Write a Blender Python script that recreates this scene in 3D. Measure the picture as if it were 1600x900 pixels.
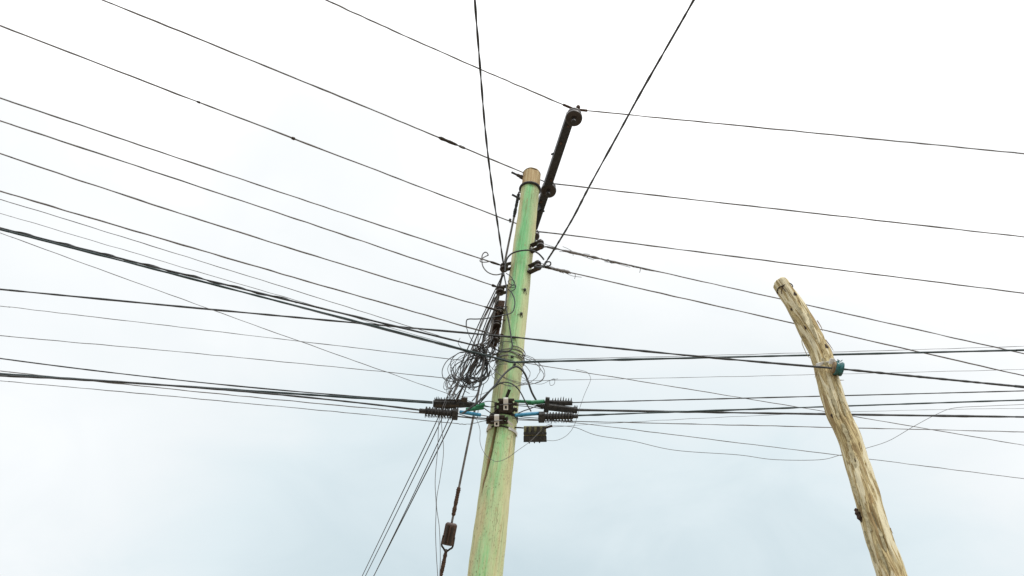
import bpy, math, random
import numpy as np
from mathutils import Vector, Matrix

# ------------------------------------------------------------------ camera, sky, sun, exposure
for o in list(bpy.data.objects):
    bpy.data.objects.remove(o, do_unlink=True)
scene = bpy.context.scene
col = scene.collection
rad = math.radians

F = 1256.0                       # focal length in photograph pixels (1600 wide)
PITCH, ROLL, EYE = rad(42.0), rad(4.1), 1.6
CAM = np.array([0.0, 0.0, EYE])
_f = np.array([0, math.cos(PITCH), math.sin(PITCH)])
_r0 = np.array([1.0, 0, 0]); _u0 = np.array([0, -math.sin(PITCH), math.cos(PITCH)])
RIGHT = math.cos(ROLL) * _r0 + math.sin(ROLL) * _u0
UP = math.cos(ROLL) * _u0 - math.sin(ROLL) * _r0
FWD = _f
cam_data = bpy.data.cameras.new('camera')
cam_data.sensor_width = 36.0; cam_data.lens = F / 1600.0 * 36.0
cam_data.clip_start = 0.05; cam_data.clip_end = 4000
cam = bpy.data.objects.new('camera', cam_data); col.objects.link(cam)
m = Matrix.Identity(4)
for i in range(3):
    m[i][0], m[i][1], m[i][2], m[i][3] = RIGHT[i], UP[i], -FWD[i], CAM[i]
cam.matrix_world = m
scene.camera = cam
scene.render.resolution_x, scene.render.resolution_y = 1024, 576

SUN = np.array([0.42, -0.62, 0.95]); SUN /= np.linalg.norm(SUN)
world = bpy.data.worlds.new('World'); scene.world = world; world.use_nodes = True
nt = world.node_tree; N = nt.nodes; L = nt.links; N.clear()
def wn(t, **k):
    n = N.new(t)
    for a, b in k.items(): setattr(n, a, b)
    return n
def wmath(op, a, b=None, clamp=False):
    n = wn('ShaderNodeMath', operation=op, use_clamp=clamp)
    for i, v in enumerate((a, b)):
        if v is None: continue
        if isinstance(v, (int, float)): n.inputs[i].default_value = v
        else: L.new(v, n.inputs[i])
    return n.outputs[0]
out = wn('ShaderNodeOutputWorld'); bg = wn('ShaderNodeBackground'); L.new(bg.outputs[0], out.inputs[0])
bg.inputs[1].default_value = 0.1
sky = wn('ShaderNodeTexSky', sky_type='NISHITA', sun_disc=False, sun_elevation=math.asin(SUN[2]),
         sun_rotation=math.atan2(SUN[0], SUN[1]), air_density=1.0, dust_density=3.0)
tc = wn('ShaderNodeTexCoord'); sep = wn('ShaderNodeSeparateXYZ'); L.new(tc.outputs['Generated'], sep.inputs[0])
z = wmath('MAXIMUM', sep.outputs[2], 0.0)
# overcast luminance: brightest at the zenith, about a third of that at the horizon
cie = wmath('ADD', wmath('MULTIPLY', z, 0.66), 0.60)
den = wmath('ADD', z, 0.30)
cx = wmath('DIVIDE', sep.outputs[0], den); cy = wmath('DIVIDE', sep.outputs[1], den)
comb = wn('ShaderNodeCombineXYZ'); L.new(cx, comb.inputs[0]); L.new(cy, comb.inputs[1]); comb.inputs[2].default_value = 3.7
n1 = wn('ShaderNodeTexNoise'); L.new(comb.outputs[0], n1.inputs['Vector'])
n1.inputs['Scale'].default_value = 1.25; n1.inputs['Detail'].default_value = 5; n1.inputs['Roughness'].default_value = 0.5
n1.inputs['Distortion'].default_value = 0.4
n2 = wn('ShaderNodeTexNoise'); L.new(comb.outputs[0], n2.inputs['Vector']); n2.inputs['Scale'].default_value = 4.2; n2.inputs['Detail'].default_value = 6; n2.inputs['Roughness'].default_value = 0.55; n2.inputs['Distortion'].default_value = 0.8
mod = wmath('ADD', wmath('ADD', wmath('MULTIPLY', n1.outputs[0], 0.62), wmath('MULTIPLY', n2.outputs[0], 0.26)), 0.64)       # soft cloud masses
lum = wmath('MULTIPLY', cie, mod)
# a thinner veil left of the middle
veil_dir = RIGHT * (520 - 800) + UP * (450 - 470) + FWD * F; veil_dir = veil_dir / np.linalg.norm(veil_dir)
dv = wn('ShaderNodeVectorMath', operation='DOT_PRODUCT'); L.new(tc.outputs['Generated'], dv.inputs[0]); dv.inputs[1].default_value = tuple(veil_dir)
veil = wn('ShaderNodeMapRange', interpolation_type='SMOOTHSTEP'); L.new(wmath('ADD', dv.outputs['Value'], wmath('MULTIPLY', wmath('SUBTRACT', n2.outputs[0], 0.5), 0.07)), veil.inputs[0])
veil.inputs[1].default_value = 0.93; veil.inputs[2].default_value = 1.0
lum = wmath('MULTIPLY', lum, wmath('SUBTRACT', 1.0, wmath('MULTIPLY', veil.outputs[0], 0.06)))
# a grey-blue cloud bank low in front, its edge broken by the same noise
bank_dir = RIGHT * (900 - 800) + UP * (450 - 1060) + FWD * F; bank_dir = bank_dir / np.linalg.norm(bank_dir)
dp = wn('ShaderNodeVectorMath', operation='DOT_PRODUCT'); L.new(tc.outputs['Generated'], dp.inputs[0]); dp.inputs[1].default_value = tuple(bank_dir)
bank = wn('ShaderNodeMapRange', interpolation_type='SMOOTHSTEP'); L.new(wmath('ADD', dp.outputs['Value'], wmath('MULTIPLY', wmath('SUBTRACT', n1.outputs[0], 0.5), 0.24)), bank.inputs[0])
bank.inputs[1].default_value = 0.83; bank.inputs[2].default_value = 1.0
lum = wmath('MULTIPLY', lum, wmath('SUBTRACT', 1.0, wmath('MULTIPLY', bank.outputs[0], 0.27)))
ramp = wn('ShaderNodeValToRGB'); L.new(wmath('MULTIPLY', lum, 0.5), ramp.inputs[0])
e = ramp.color_ramp.elements
e[0].position = 0.0; e[0].color = (0.0, 0.0, 0.0, 1)
e[1].position = 1.0; e[1].color = (2.4, 2.4, 2.4, 1)
EX = 2 ** -0.4
for p, c in ((0.225, (0.36, 0.47, 0.52, 1)), (0.32, (0.60, 0.725, 0.78, 1)), (0.39, (0.78, 0.88, 0.92, 1)), (0.46, (0.92, 0.965, 0.985, 1)), (0.54, (1.03, 1.05, 1.06, 1)), (0.64, (1.6, 1.61, 1.62, 1))):
    q = ramp.color_ramp.elements.new(p); q.color = tuple(x * EX for x in c[:3]) + (1,)
mulc = wn('ShaderNodeVectorMath', operation='SCALE'); L.new(ramp.outputs[0], mulc.inputs[0]); mulc.inputs['Scale'].default_value = 10.0
mix = wn('ShaderNodeMixRGB'); mix.inputs[0].default_value = 0.04
L.new(mulc.outputs[0], mix.inputs[1]); L.new(sky.outputs[0], mix.inputs[2]); L.new(mix.outputs[0], bg.inputs[0])

sd = bpy.data.lights.new('sun', 'SUN'); sd.energy = 1.5; sd.angle = rad(16); sd.color = (1.0, 0.96, 0.9)
so = bpy.data.objects.new('sun', sd); col.objects.link(so)
so.rotation_euler = Vector(SUN).to_track_quat('Z', 'Y').to_euler()
so.location = (6, -8, 14)

scene.view_settings.view_transform = 'Standard'; scene.view_settings.look = 'None'
scene.view_settings.exposure = 0.4; scene.view_settings.gamma = 1.0
scene.view_settings.use_curve_mapping = False

random.seed(7); rng = np.random.default_rng(7)

# ------------------------------------------------------------------ pixel ray -> real place
def ray(px, py):
    return RIGHT * (px - 800) + UP * (450 - py) + FWD * F
def P(px, py, Y):                          # point seen at a pixel, standing Y metres in front of the camera
    d = ray(px, py); return CAM + d * (Y / d[1])
def PH(px, py, zz):                        # point seen at a pixel, at height zz
    d = ray(px, py); return CAM + d * ((zz - EYE) / d[2])
def depth(p): return float(np.dot(np.asarray(p) - CAM, FWD))
def pxr(p, w): return w * depth(p) / F * 0.5     # radius in metres of something w pixels across there

# ------------------------------------------------------------------ materials
def newmat(name):
    mt = bpy.data.materials.new(name); mt.use_nodes = True
    return mt, mt.node_tree.nodes, mt.node_tree.links, mt.node_tree.nodes['Principled BSDF']
def mat_noise(name, c1, c2, scale=30, rough=0.6, metal=0.0, bump=0.2, detail=5, spec=0.5):
    mt, N, L, b = newmat(name)
    tc = N.new('ShaderNodeTexCoord'); n = N.new('ShaderNodeTexNoise'); L.new(tc.outputs['Object'], n.inputs['Vector'])
    n.inputs['Scale'].default_value = scale; n.inputs['Detail'].default_value = detail; n.inputs['Roughness'].default_value = 0.65
    r = N.new('ShaderNodeValToRGB'); L.new(n.outputs[0], r.inputs[0])
    r.color_ramp.elements[0].position = 0.35; r.color_ramp.elements[0].color = (*c1, 1)
    r.color_ramp.elements[1].position = 0.68; r.color_ramp.elements[1].color = (*c2, 1)
    L.new(r.outputs[0], b.inputs['Base Color']); b.inputs['Roughness'].default_value = rough; b.inputs['Metallic'].default_value = metal
    b.inputs['Specular IOR Level'].default_value = spec
    if bump:
        bp = N.new('ShaderNodeBump'); bp.inputs['Strength'].default_value = bump; bp.inputs['Distance'].default_value = 0.004
        L.new(n.outputs[0], bp.inputs['Height']); L.new(bp.outputs[0], b.inputs['Normal'])
    return mt
M = {}
M['cable'] = mat_noise('black_cable', (0.028, 0.032, 0.036), (0.075, 0.08, 0.085), 25, 0.55, spec=0.4)
M['teal_cable'] = mat_noise('weathered_teal_black_cable', (0.022, 0.04, 0.045), (0.055, 0.085, 0.09), 18, 0.55, spec=0.35)
M['wire'] = mat_noise('weathered_bare_wire', (0.11, 0.105, 0.105), (0.25, 0.24, 0.24), 20, 0.65, 0.1)
M['thin'] = mat_noise('thin_grey_wire', (0.10, 0.10, 0.105), (0.2, 0.2, 0.205), 20, 0.6, 0.2)
M['steel'] = mat_noise('galvanised_steel', (0.42, 0.43, 0.43), (0.62, 0.62, 0.6), 60, 0.45, 0.55)
M['white_band'] = mat_noise('pale_steel_band', (0.66, 0.66, 0.63), (0.86, 0.85, 0.82), 50, 0.5, 0.0)
M['black_steel'] = mat_noise('black_painted_steel', (0.012, 0.013, 0.015), (0.042, 0.043, 0.047), 28, 0.55, 0.1)
M['iron'] = mat_noise('weathered_dark_iron', (0.02, 0.017, 0.014), (0.07, 0.052, 0.04), 60, 0.7, 0.3, 0.4)
M['rust'] = mat_noise('rusty_brown_steel', (0.045, 0.026, 0.018), (0.13, 0.075, 0.05), 50, 0.8, 0.2, 0.5)
M['ceramic'] = mat_noise('dark_brown_ceramic', (0.018, 0.013, 0.011), (0.045, 0.033, 0.028), 25, 0.3, 0, 0.1)
M['brown_ceramic'] = mat_noise('brown_glazed_ceramic', (0.05, 0.028, 0.02), (0.11, 0.066, 0.05), 30, 0.4, 0, 0.15)
M['plastic'] = mat_noise('black_plastic', (0.012, 0.013, 0.015), (0.06, 0.058, 0.055), 45, 0.6, 0, 0.4, spec=0.4)
M['brown_plastic'] = mat_noise('sun_bleached_brown_plastic', (0.03, 0.025, 0.02), (0.10, 0.07, 0.04), 22, 0.6, 0, 0.3)
M['green'] = mat_noise('green_sleeve', (0.008, 0.15, 0.06), (0.03, 0.26, 0.12), 30, 0.45, 0, 0.05)
M['blue'] = mat_noise('blue_sleeve', (0.02, 0.19, 0.36), (0.05, 0.30, 0.48), 30, 0.45, 0, 0.05)
M['teal'] = mat_noise('teal_glaze', (0.008, 0.05, 0.055), (0.03, 0.20, 0.21), 30, 0.12, 0, 0.2)
M['tan'] = mat_noise('tan_wooden_face', (0.16, 0.1, 0.05), (0.32, 0.23, 0.13), 40, 0.8)
M['lime'] = mat_noise('yellowed_plastic', (0.24, 0.25, 0.14), (0.42, 0.42, 0.27), 60, 0.6)
M['splinter'] = mat_noise('dry_splinter', (0.22, 0.19, 0.11), (0.45, 0.4, 0.25), 40, 0.9)
M['darkwood'] = mat_noise('dark_knot_wood', (0.012, 0.008, 0.005), (0.06, 0.03, 0.018), 60, 0.9, 0, 0.5)

def uvnoise(N, L, uv, sx, sy, scale, detail=6, rough=0.6, dist=0.0, off=0.0):
    mp = N.new('ShaderNodeMapping'); L.new(uv, mp.inputs[0]); mp.inputs['Scale'].default_value = (sx, sy, 1); mp.inputs['Location'].default_value = (off, off * 1.7, off)
    n = N.new('ShaderNodeTexNoise'); L.new(mp.outputs[0], n.inputs['Vector'])
    n.inputs['Scale'].default_value = scale; n.inputs['Detail'].default_value = detail; n.inputs['Roughness'].default_value = rough; n.inputs['Distortion'].default_value = dist
    return n.outputs[0]
def rampf(N, L, src, p0, p1, v0=0.0, v1=1.0):
    r = N.new('ShaderNodeMapRange'); L.new(src, r.inputs[0]); r.interpolation_type = 'SMOOTHSTEP'
    r.inputs[1].default_value = p0; r.inputs[2].default_value = p1; r.inputs[3].default_value = v0; r.inputs[4].default_value = v1
    return r.outputs[0]
def mixc(N, L, fac, a, b):
    x = N.new('ShaderNodeMixRGB')
    for i, v in ((0, fac), (1, a), (2, b)):
        if isinstance(v, tuple): x.inputs[i].default_value = (*v, 1)
        elif isinstance(v, (int, float)): x.inputs[i].default_value = v
        else: L.new(v, x.inputs[i])
    return x.outputs[0]
def mth(N, L, op, a, b):
    x = N.new('ShaderNodeMath'); x.operation = op
    for i, v in ((0, a), (1, b)):
        if isinstance(v, (int, float)): x.inputs[i].default_value = v
        else: L.new(v, x.inputs[i])
    return x.outputs[0]

ZTOP = P(829, 288, 5.0)[2]
def make_painted():          # uv: u = metres round the girth (0 = side towards the street), v = metres up the pole
    mt, N, L, b = newmat('worn_green_paint_on_wood')
    uvn = N.new('ShaderNodeUVMap'); uv = uvn.outputs[0]
    sp = N.new('ShaderNodeSeparateXYZ'); L.new(uv, sp.inputs[0]); u, v = sp.outputs[0], sp.outputs[1]
    grain = uvnoise(N, L, uv, 60, 2.2, 1.0, 8, 0.65)
    big = uvnoise(N, L, uv, 9, 1.1, 1.0, 5, 0.6, 0.6)
    wood = mixc(N, L, rampf(N, L, grain, 0.3, 0.7), (0.58, 0.48, 0.25), (0.74, 0.66, 0.41))
    wash = mixc(N, L, rampf(N, L, big, 0.36, 0.62, 0.25, 0.92), wood, (0.52, 0.63, 0.35))          # thin yellow green wash
    # brush of stronger mint green along one side, broken up by the noise
    wob = mth(N, L, 'ADD', u, mth(N, L, 'MULTIPLY', mth(N, L, 'SUBTRACT', big, 0.5), 0.16))
    au = N.new('ShaderNodeMath'); au.operation = 'ABSOLUTE'; L.new(mth(N, L, 'SUBTRACT', wob, -0.006), au.inputs[0])
    stripe = rampf(N, L, au.outputs[0], 0.115, 0.004)
    patch = uvnoise(N, L, uv, 14, 1.0, 1.0, 6, 0.65, 0.3, 5.0)
    stripe = mth(N, L, 'MULTIPLY', stripe, mth(N, L, 'MAXIMUM', rampf(N, L, patch, 0.34, 0.58, 0.35, 1.0), rampf(N, L, v, 6.0, 6.6, 0.0, 0.9)))
    up = rampf(N, L, v, 5.9, 6.7, 0.70, 1.0)
    stripe = mth(N, L, 'MULTIPLY', stripe, up)
    flk = uvnoise(N, L, uv, 70, 12, 1.0, 8, 0.75, 0.4, 31.0)
    stripe = rampf(N, L, mth(N, L, 'ADD', stripe, mth(N, L, 'MULTIPLY', mth(N, L, 'SUBTRACT', flk, 0.5), 0.9)), 0.02, 1.0, 0.0, 0.95)
    greenc = mixc(N, L, rampf(N, L, grain, 0.35, 0.65), (0.15, 0.57, 0.22), (0.30, 0.66, 0.34))
    c = mixc(N, L, stripe, wash, greenc)
    # bare weathered top above the strap
    c = mixc(N, L, rampf(N, L, v, ZTOP - 0.02, ZTOP + 0.02), c, mixc(N, L, rampf(N, L, grain, 0.3, 0.7), (0.40, 0.27, 0.13), (0.62, 0.52, 0.31)))
    # brown streaks and specks
    st = uvnoise(N, L, uv, 45, 1.6, 1.0, 7, 0.7, 0.2, 9.0)
    c = mixc(N, L, rampf(N, L, st, 0.57, 0.70, 0, 0.8), c, (0.34, 0.21, 0.10))
    # brown tannin stain bleeding from the long drying crack
    zc_a, zc_b = P(773, 772, 5.37)[2], P(784, 672, 5.31)[2]
    tt_ = mth(N, L, 'DIVIDE', mth(N, L, 'SUBTRACT', v, zc_a), zc_b - zc_a)
    uc = mth(N, L, 'ADD', mth(N, L, 'MULTIPLY', tt_, 0.42 * 0.118), -0.86 * 0.122)
    au2 = N.new('ShaderNodeMath'); au2.operation = 'ABSOLUTE'; L.new(mth(N, L, 'ADD', mth(N, L, 'SUBTRACT', u, uc), mth(N, L, 'MULTIPLY', mth(N, L, 'SUBTRACT', grain, 0.5), 0.012)), au2.inputs[0])
    sm = mth(N, L, 'MULTIPLY', rampf(N, L, au2.outputs[0], 0.011, 0.002), mth(N, L, 'MULTIPLY', rampf(N, L, tt_, -0.15, 0.1), rampf(N, L, tt_, 1.25, 1.1)))
    c = mixc(N, L, mth(N, L, 'MULTIPLY', sm, 0.85), c, (0.19, 0.10, 0.045))
    crk = uvnoise(N, L, uv, 150, 1.3, 1.0, 5, 0.6, 0.3, 17.0)
    c = mixc(N, L, rampf(N, L, crk, 0.61, 0.66, 0, 0.75), c, (0.17, 0.115, 0.06))
    blot = uvnoise(N, L, uv, 30, 9, 1.0, 6, 0.7, 0.5, 21.0)
    c = mixc(N, L, rampf(N, L, blot, 0.55, 0.68, 0, 0.55), c, (0.40, 0.33, 0.18))
    spk = uvnoise(N, L, uv, 130, 45, 1.0, 8, 0.75, 0.6, 2.0)
    msk = uvnoise(N, L, uv, 8, 3, 1.0, 3, 0.6, 0.0, 4.0)
    lowv = rampf(N, L, v, 5.4, 4.7, 0.35, 1.0)
    c = mixc(N, L, mth(N, L, 'MULTIPLY', mth(N, L, 'MULTIPLY', rampf(N, L, spk, 0.565, 0.615), rampf(N, L, msk, 0.36, 0.54)), lowv), c, (0.15, 0.105, 0.055))
    L.new(c, b.inputs['Base Color']); b.inputs['Roughness'].default_value = 0.75; b.inputs['Specular IOR Level'].default_value = 0.25
    bp = N.new('ShaderNodeBump'); bp.inputs['Strength'].default_value = 0.7; bp.inputs['Distance'].default_value = 0.008
    L.new(mth(N, L, 'ADD', grain, mth(N, L, 'MULTIPLY', spk, 0.4)), bp.inputs['Height']); L.new(bp.outputs[0], b.inputs['Normal'])
    return mt
def make_rawwood():
    mt, N, L, b = newmat('peeled_raw_wood')
    uv = N.new('ShaderNodeUVMap').outputs[0]
    grain = uvnoise(N, L, uv, 95, 3.0, 1.0, 8, 0.68, 0.5)
    flake = uvnoise(N, L, uv, 22, 2.5, 1.0, 4, 0.55, 0.9, 3.0)
    big = uvnoise(N, L, uv, 8, 2.6, 1.0, 4, 0.6, 0.8, 8.0)
    c = mixc(N, L, rampf(N, L, grain, 0.3, 0.7), (0.40, 0.30, 0.135), (0.72, 0.62, 0.36))
    c = mixc(N, L, rampf(N, L, flake, 0.52, 0.55, 0, 0.8), c, (0.80, 0.74, 0.54))       # pale scraped patches with hard edges
    c = mixc(N, L, rampf(N, L, flake, 0.43, 0.40, 0, 0.8), c, (0.29, 0.20, 0.095))      # remaining inner bark
    c = mixc(N, L, rampf(N, L, big, 0.62, 0.72, 0, 0.7), c, (0.62, 0.40, 0.17))          # orange tinge
    dk = uvnoise(N, L, uv, 80, 3.4, 1.0, 6, 0.7, 0.8, 13.0)
    c = mixc(N, L, rampf(N, L, dk, 0.60, 0.66, 0, 0.9), c, (0.09, 0.06, 0.035))
    edge = uvnoise(N, L, uv, 22, 2.5, 1.0, 4, 0.55, 0.9, 3.0)
    ab = N.new('ShaderNodeMath'); ab.operation = 'ABSOLUTE'; L.new(mth(N, L, 'SUBTRACT', edge, 0.5), ab.inputs[0])
    c = mixc(N, L, rampf(N, L, ab.outputs[0], 0.014, 0.004, 0, 0.75), c, (0.20, 0.13, 0.065))
    gr2 = uvnoise(N, L, uv, 170, 9, 1.0, 6, 0.7, 1.0, 27.0)
    c = mixc(N, L, rampf(N, L, gr2, 0.56, 0.66, 0, 0.6), c, (0.24, 0.17, 0.08))
    L.new(c, b.inputs['Base Color']); b.inputs['Roughness'].default_value = 0.85; b.inputs['Specular IOR Level'].default_value = 0.2
    bp = N.new('ShaderNodeBump'); bp.inputs['Strength'].default_value = 0.9; bp.inputs['Distance'].default_value = 0.009
    h = mth(N, L, 'ADD', grain, mth(N, L, 'MULTIPLY', rampf(N, L, flake, 0.36, 0.54), 0.8))
    L.new(h, bp.inputs['Height']); L.new(bp.outputs[0], b.inputs['Normal'])
    return mt
M['painted'] = make_painted(); M['raw'] = make_rawwood()
M['ground'] = mat_noise('dry_packed_earth', (0.20, 0.155, 0.11), (0.33, 0.27, 0.20), 0.7, 0.95, 0, 0.3, 8)

# ------------------------------------------------------------------ mesh helpers
def norm(v): v = np.asarray(v, float); return v / (np.linalg.norm(v) + 1e-12)
class MB:
    def __init__(s): s.v = []; s.f = []; s.sm = []
    def add(s, verts, faces, smooth=True):
        o = len(s.v); s.v.extend([tuple(map(float, p)) for p in verts])
        s.f.extend([tuple(i + o for i in f) for f in faces]); s.sm.extend([smooth] * len(faces)); return s
    def tube(s, pts, r, n=8, cap=True):
        pts = np.asarray(pts, float); k = len(pts); r = np.broadcast_to(np.asarray(r, float), (k,))
        tg = np.gradient(pts, axis=0); tg /= (np.linalg.norm(tg, axis=1)[:, None] + 1e-12)
        a = np.array([0, 0, 1.0]) if abs(tg[0][2]) < 0.9 else np.array([1.0, 0, 0])
        u = norm(np.cross(tg[0], a)); V = []
        for i in range(k):
            u = norm(u - tg[i] * np.dot(u, tg[i])); w = np.cross(tg[i], u)
            for j in range(n):
                an = 2 * math.pi * j / n
                V.append(pts[i] + r[i] * (math.cos(an) * u + math.sin(an) * w))
        Fc = [(i * n + j, i * n + (j + 1) % n, (i + 1) * n + (j + 1) % n, (i + 1) * n + j) for i in range(k - 1) for j in range(n)]
        s.add(V, Fc)
        if cap:
            s.add(V[:n], [tuple(range(n - 1, -1, -1))], False); s.add(V[-n:], [tuple(range(n))], False)
        return s
    def lathe(s, p0, p1, prof, n=20, squash=1.0, ref=None):        # prof: (t along p0..p1, radius)
        p0 = np.asarray(p0, float); p1 = np.asarray(p1, float); d = norm(p1 - p0)
        a = np.array([0, 0, 1.0]) if ref is None else np.asarray(ref, float)
        if abs(np.dot(a, d)) > 0.95: a = np.array([1.0, 0, 0])
        u = norm(np.cross(d, a)); w = np.cross(d, u); V = []
        for t, r in prof:
            c = p0 + (p1 - p0) * t
            for j in range(n):
                an = 2 * math.pi * j / n
                V.append(c + r * (math.cos(an) * u * squash + math.sin(an) * w))
        k = len(prof)
        Fc = [(i * n + j, i * n + (j + 1) % n, (i + 1) * n + (j + 1) % n, (i + 1) * n + j) for i in range(k - 1) for j in range(n)]
        s.add(V, Fc, False)
        s.add(V[:n], [tuple(range(n - 1, -1, -1))], False); s.add(V[-n:], [tuple(range(n))], False); return s
    def beam(s, p0, p1, side, w0, h0, w1=None, h1=None, bev=0.0):   # box from p0 to p1; side = direction of its width
        p0 = np.asarray(p0, float); p1 = np.asarray(p1, float); d = norm(p1 - p0)
        a = norm(np.asarray(side, float) - d * np.dot(side, d)); b = np.cross(d, a)
        w1 = w0 if w1 is None else w1; h1 = h0 if h1 is None else h1
        V = []; k = 8 if bev else 4
        for c, w, h in ((p0, w0, h0), (p1, w1, h1)):
            if bev:
                q = bev * min(w, h)
                for x, y in ((w - q, -h), (w, -h + q), (w, h - q), (w - q, h), (-w + q, h), (-w, h - q), (-w, -h + q), (-w + q, -h)): V.append(c + a * x + b * y)
            else:
                for x, y in ((w, -h), (w, h), (-w, h), (-w, -h)): V.append(c + a * x + b * y)
        Fc = [(j, (j + 1) % k, k + (j + 1) % k, k + j) for j in range(k)] + [tuple(range(k - 1, -1, -1)), tuple(range(k, 2 * k))]
        return s.add(V, Fc, False)
    def build(s, name, mat, parent=None, origin=None):
        org = np.zeros(3)
        if parent is not None: org = np.array(root_loc[parent.name])
        elif origin is not None: org = np.asarray(origin, float)
        me = bpy.data.meshes.new(name)
        me.from_pydata([tuple(np.asarray(p) - org) for p in s.v], [], s.f)
        me.polygons.foreach_set('use_smooth', s.sm); me.update()
        me.materials.append(M[mat])
        o = bpy.data.objects.new(name, me); col.objects.link(o)
        if parent is not None:
            o.parent = parent; root_loc[o.name] = tuple(org)
        else:
            o.location = org; root_loc[o.name] = tuple(org)
        return o
root_loc = {}
def tag(o, label, cat, group=None, kind=None):
    if len(label.split()) > 16: print('LONG', label)
    o['label'] = label; o['category'] = cat
    if group: o['group'] = group
    if kind: o['kind'] = kind
    return o
def thing(name, loc, label, cat, group=None):
    o = bpy.data.objects.new(name, None); col.objects.link(o); o.empty_display_size = 0.1
    o.location = tuple(map(float, loc)); root_loc[o.name] = tuple(map(float, loc)); return tag(o, label, cat, group)
def catmull(pts, n=10, closed=False):
    pts = np.asarray(pts, float); p = np.vstack([2 * pts[0] - pts[1], pts, 2 * pts[-1] - pts[-2]]); o = []
    for i in range(1, len(p) - 2):
        a, b, c, d = p[i - 1], p[i], p[i + 1], p[i + 2]
        for t in np.linspace(0, 1, n, endpoint=False):
            o.append(0.5 * (2 * b + (c - a) * t + (2 * a - 5 * b + 4 * c - d) * t * t + (3 * b - a - 3 * c + d) * t ** 3))
    o.append(p[-2]); return np.array(o)

# ------------------------------------------------------------------ ground
g = MB(); R = 900.0; k = 48
ring = [0.0, 3, 6, 10, 20, 45, 110, 300, R]
V = [(0, 0, 0)]; Fc = []
for i, rr in enumerate(ring[1:]):
    for j in range(k):
        a = 2 * math.pi * j / k; V.append((rr * math.cos(a), rr * math.sin(a), 0.02 * math.sin(rr * 1.7 + 3 * a) if 3 < rr < 60 else 0.0))
for j in range(k): Fc.append((0, 1 + j, 1 + (j + 1) % k))
for i in range(len(ring) - 2):
    for j in range(k): Fc.append((1 + i * k + j, 1 + (i + 1) * k + j, 1 + (i + 1) * k + (j + 1) % k, 1 + i * k + (j + 1) % k))
g.add(V, Fc); go = g.build('ground', 'ground'); go['kind'] = 'structure'

# ------------------------------------------------------------------ poles
def shaft_mesh(axis, radii, disp, nseg, step, mat, name, parent, front, cap_round=0.012, ksm=0.35):
    """axis: bottom-to-top points; disp(angle, height-along, girth) -> radial offset; uv in metres"""
    ax = np.asarray(axis, float); ra = np.asarray(radii, float)
    seg = np.linalg.norm(np.diff(ax, axis=0), axis=1); cum = np.concatenate([[0], np.cumsum(seg)]); tot = cum[-1]
    smp = np.linspace(0, tot, int(tot / step) + 1)
    # smooth resample
    C = np.array([np.interp(smp, cum, ax[:, i]) for i in range(3)]).T; Rr = np.interp(smp, cum, ra)
    kk = max(3, int(ksm / step) | 1); ker = np.hanning(kk + 2)[1:-1]; ker /= ker.sum(); h = kk // 2
    for i in range(3): 
        q = np.concatenate([2 * C[0, i] - C[h:0:-1, i], C[:, i], 2 * C[-1, i] - C[-2:-h - 2:-1, i]]); C[:, i] = np.convolve(q, ker, 'valid')
    q = np.concatenate([np.full(h, Rr[0]), Rr, np.full(h, Rr[-1])]); Rr = np.convolve(q, ker, 'valid')
    T = np.gradient(C, axis=0); T /= np.linalg.norm(T, axis=1)[:, None]
    V = []; UV = []; n = nseg
    for i, sv in enumerate(smp):
        e1 = norm(front - T[i] * np.dot(front, T[i])); e2 = np.cross(T[i], e1)      # e2 points to the right of the picture
        if np.dot(e2, RIGHT) < 0: e2 = -e2
        dtop = tot - sv; rs = 1.0 if dtop > cap_round else 1.0 - 0.12 * (1 - dtop / cap_round) ** 2
        for j in range(n + 1):
            a = 2 * math.pi * j / n - math.pi
            r = Rr[i] * rs + (disp(a, C[i][2], Rr[i]) if j < n else disp(-math.pi, C[i][2], Rr[i]))
            V.append(C[i] + r * (math.cos(a) * e1 + math.sin(a) * e2)); UV.append((a * Rr[i], C[i][2]))
    k = len(smp); W = n + 1
    Fc = [(i * W + j, i * W + j + 1, (i + 1) * W + j + 1, (i + 1) * W + j) for i in range(k - 1) for j in range(n)]
    c0 = len(V); V.append(C[-1] + T[-1] * 0.004); UV.append((0.0, C[-1][2] + 0.05))
    Fc += [((k - 1) * W + j, (k - 1) * W + j + 1, c0) for j in range(n)]
    org = np.array(root_loc[parent.name]); me = bpy.data.meshes.new(name)
    me.from_pydata([tuple(p - org) for p in V], [], Fc); me.update()
    me.polygons.foreach_set('use_smooth', [True] * len(Fc))
    uvl = me.uv_layers.new(name='UVMap'); li = np.zeros(len(me.loops), int); me.loops.foreach_get('vertex_index', li)
    uvl.data.foreach_set('uv', np.array(UV)[li].ravel())
    me.materials.append(M[mat]); o = bpy.data.objects.new(name, me); col.objects.link(o); o.parent = parent; root_loc[o.name] = tuple(org)
    # consistent outward normals
    import bmesh
    bm = bmesh.new(); bm.from_mesh(me); bmesh.ops.remove_doubles(bm, verts=bm.verts, dist=1e-5) if False else None
    bmesh.ops.recalc_face_normals(bm, faces=bm.faces); bm.to_mesh(me); bm.free()
    return o

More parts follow.
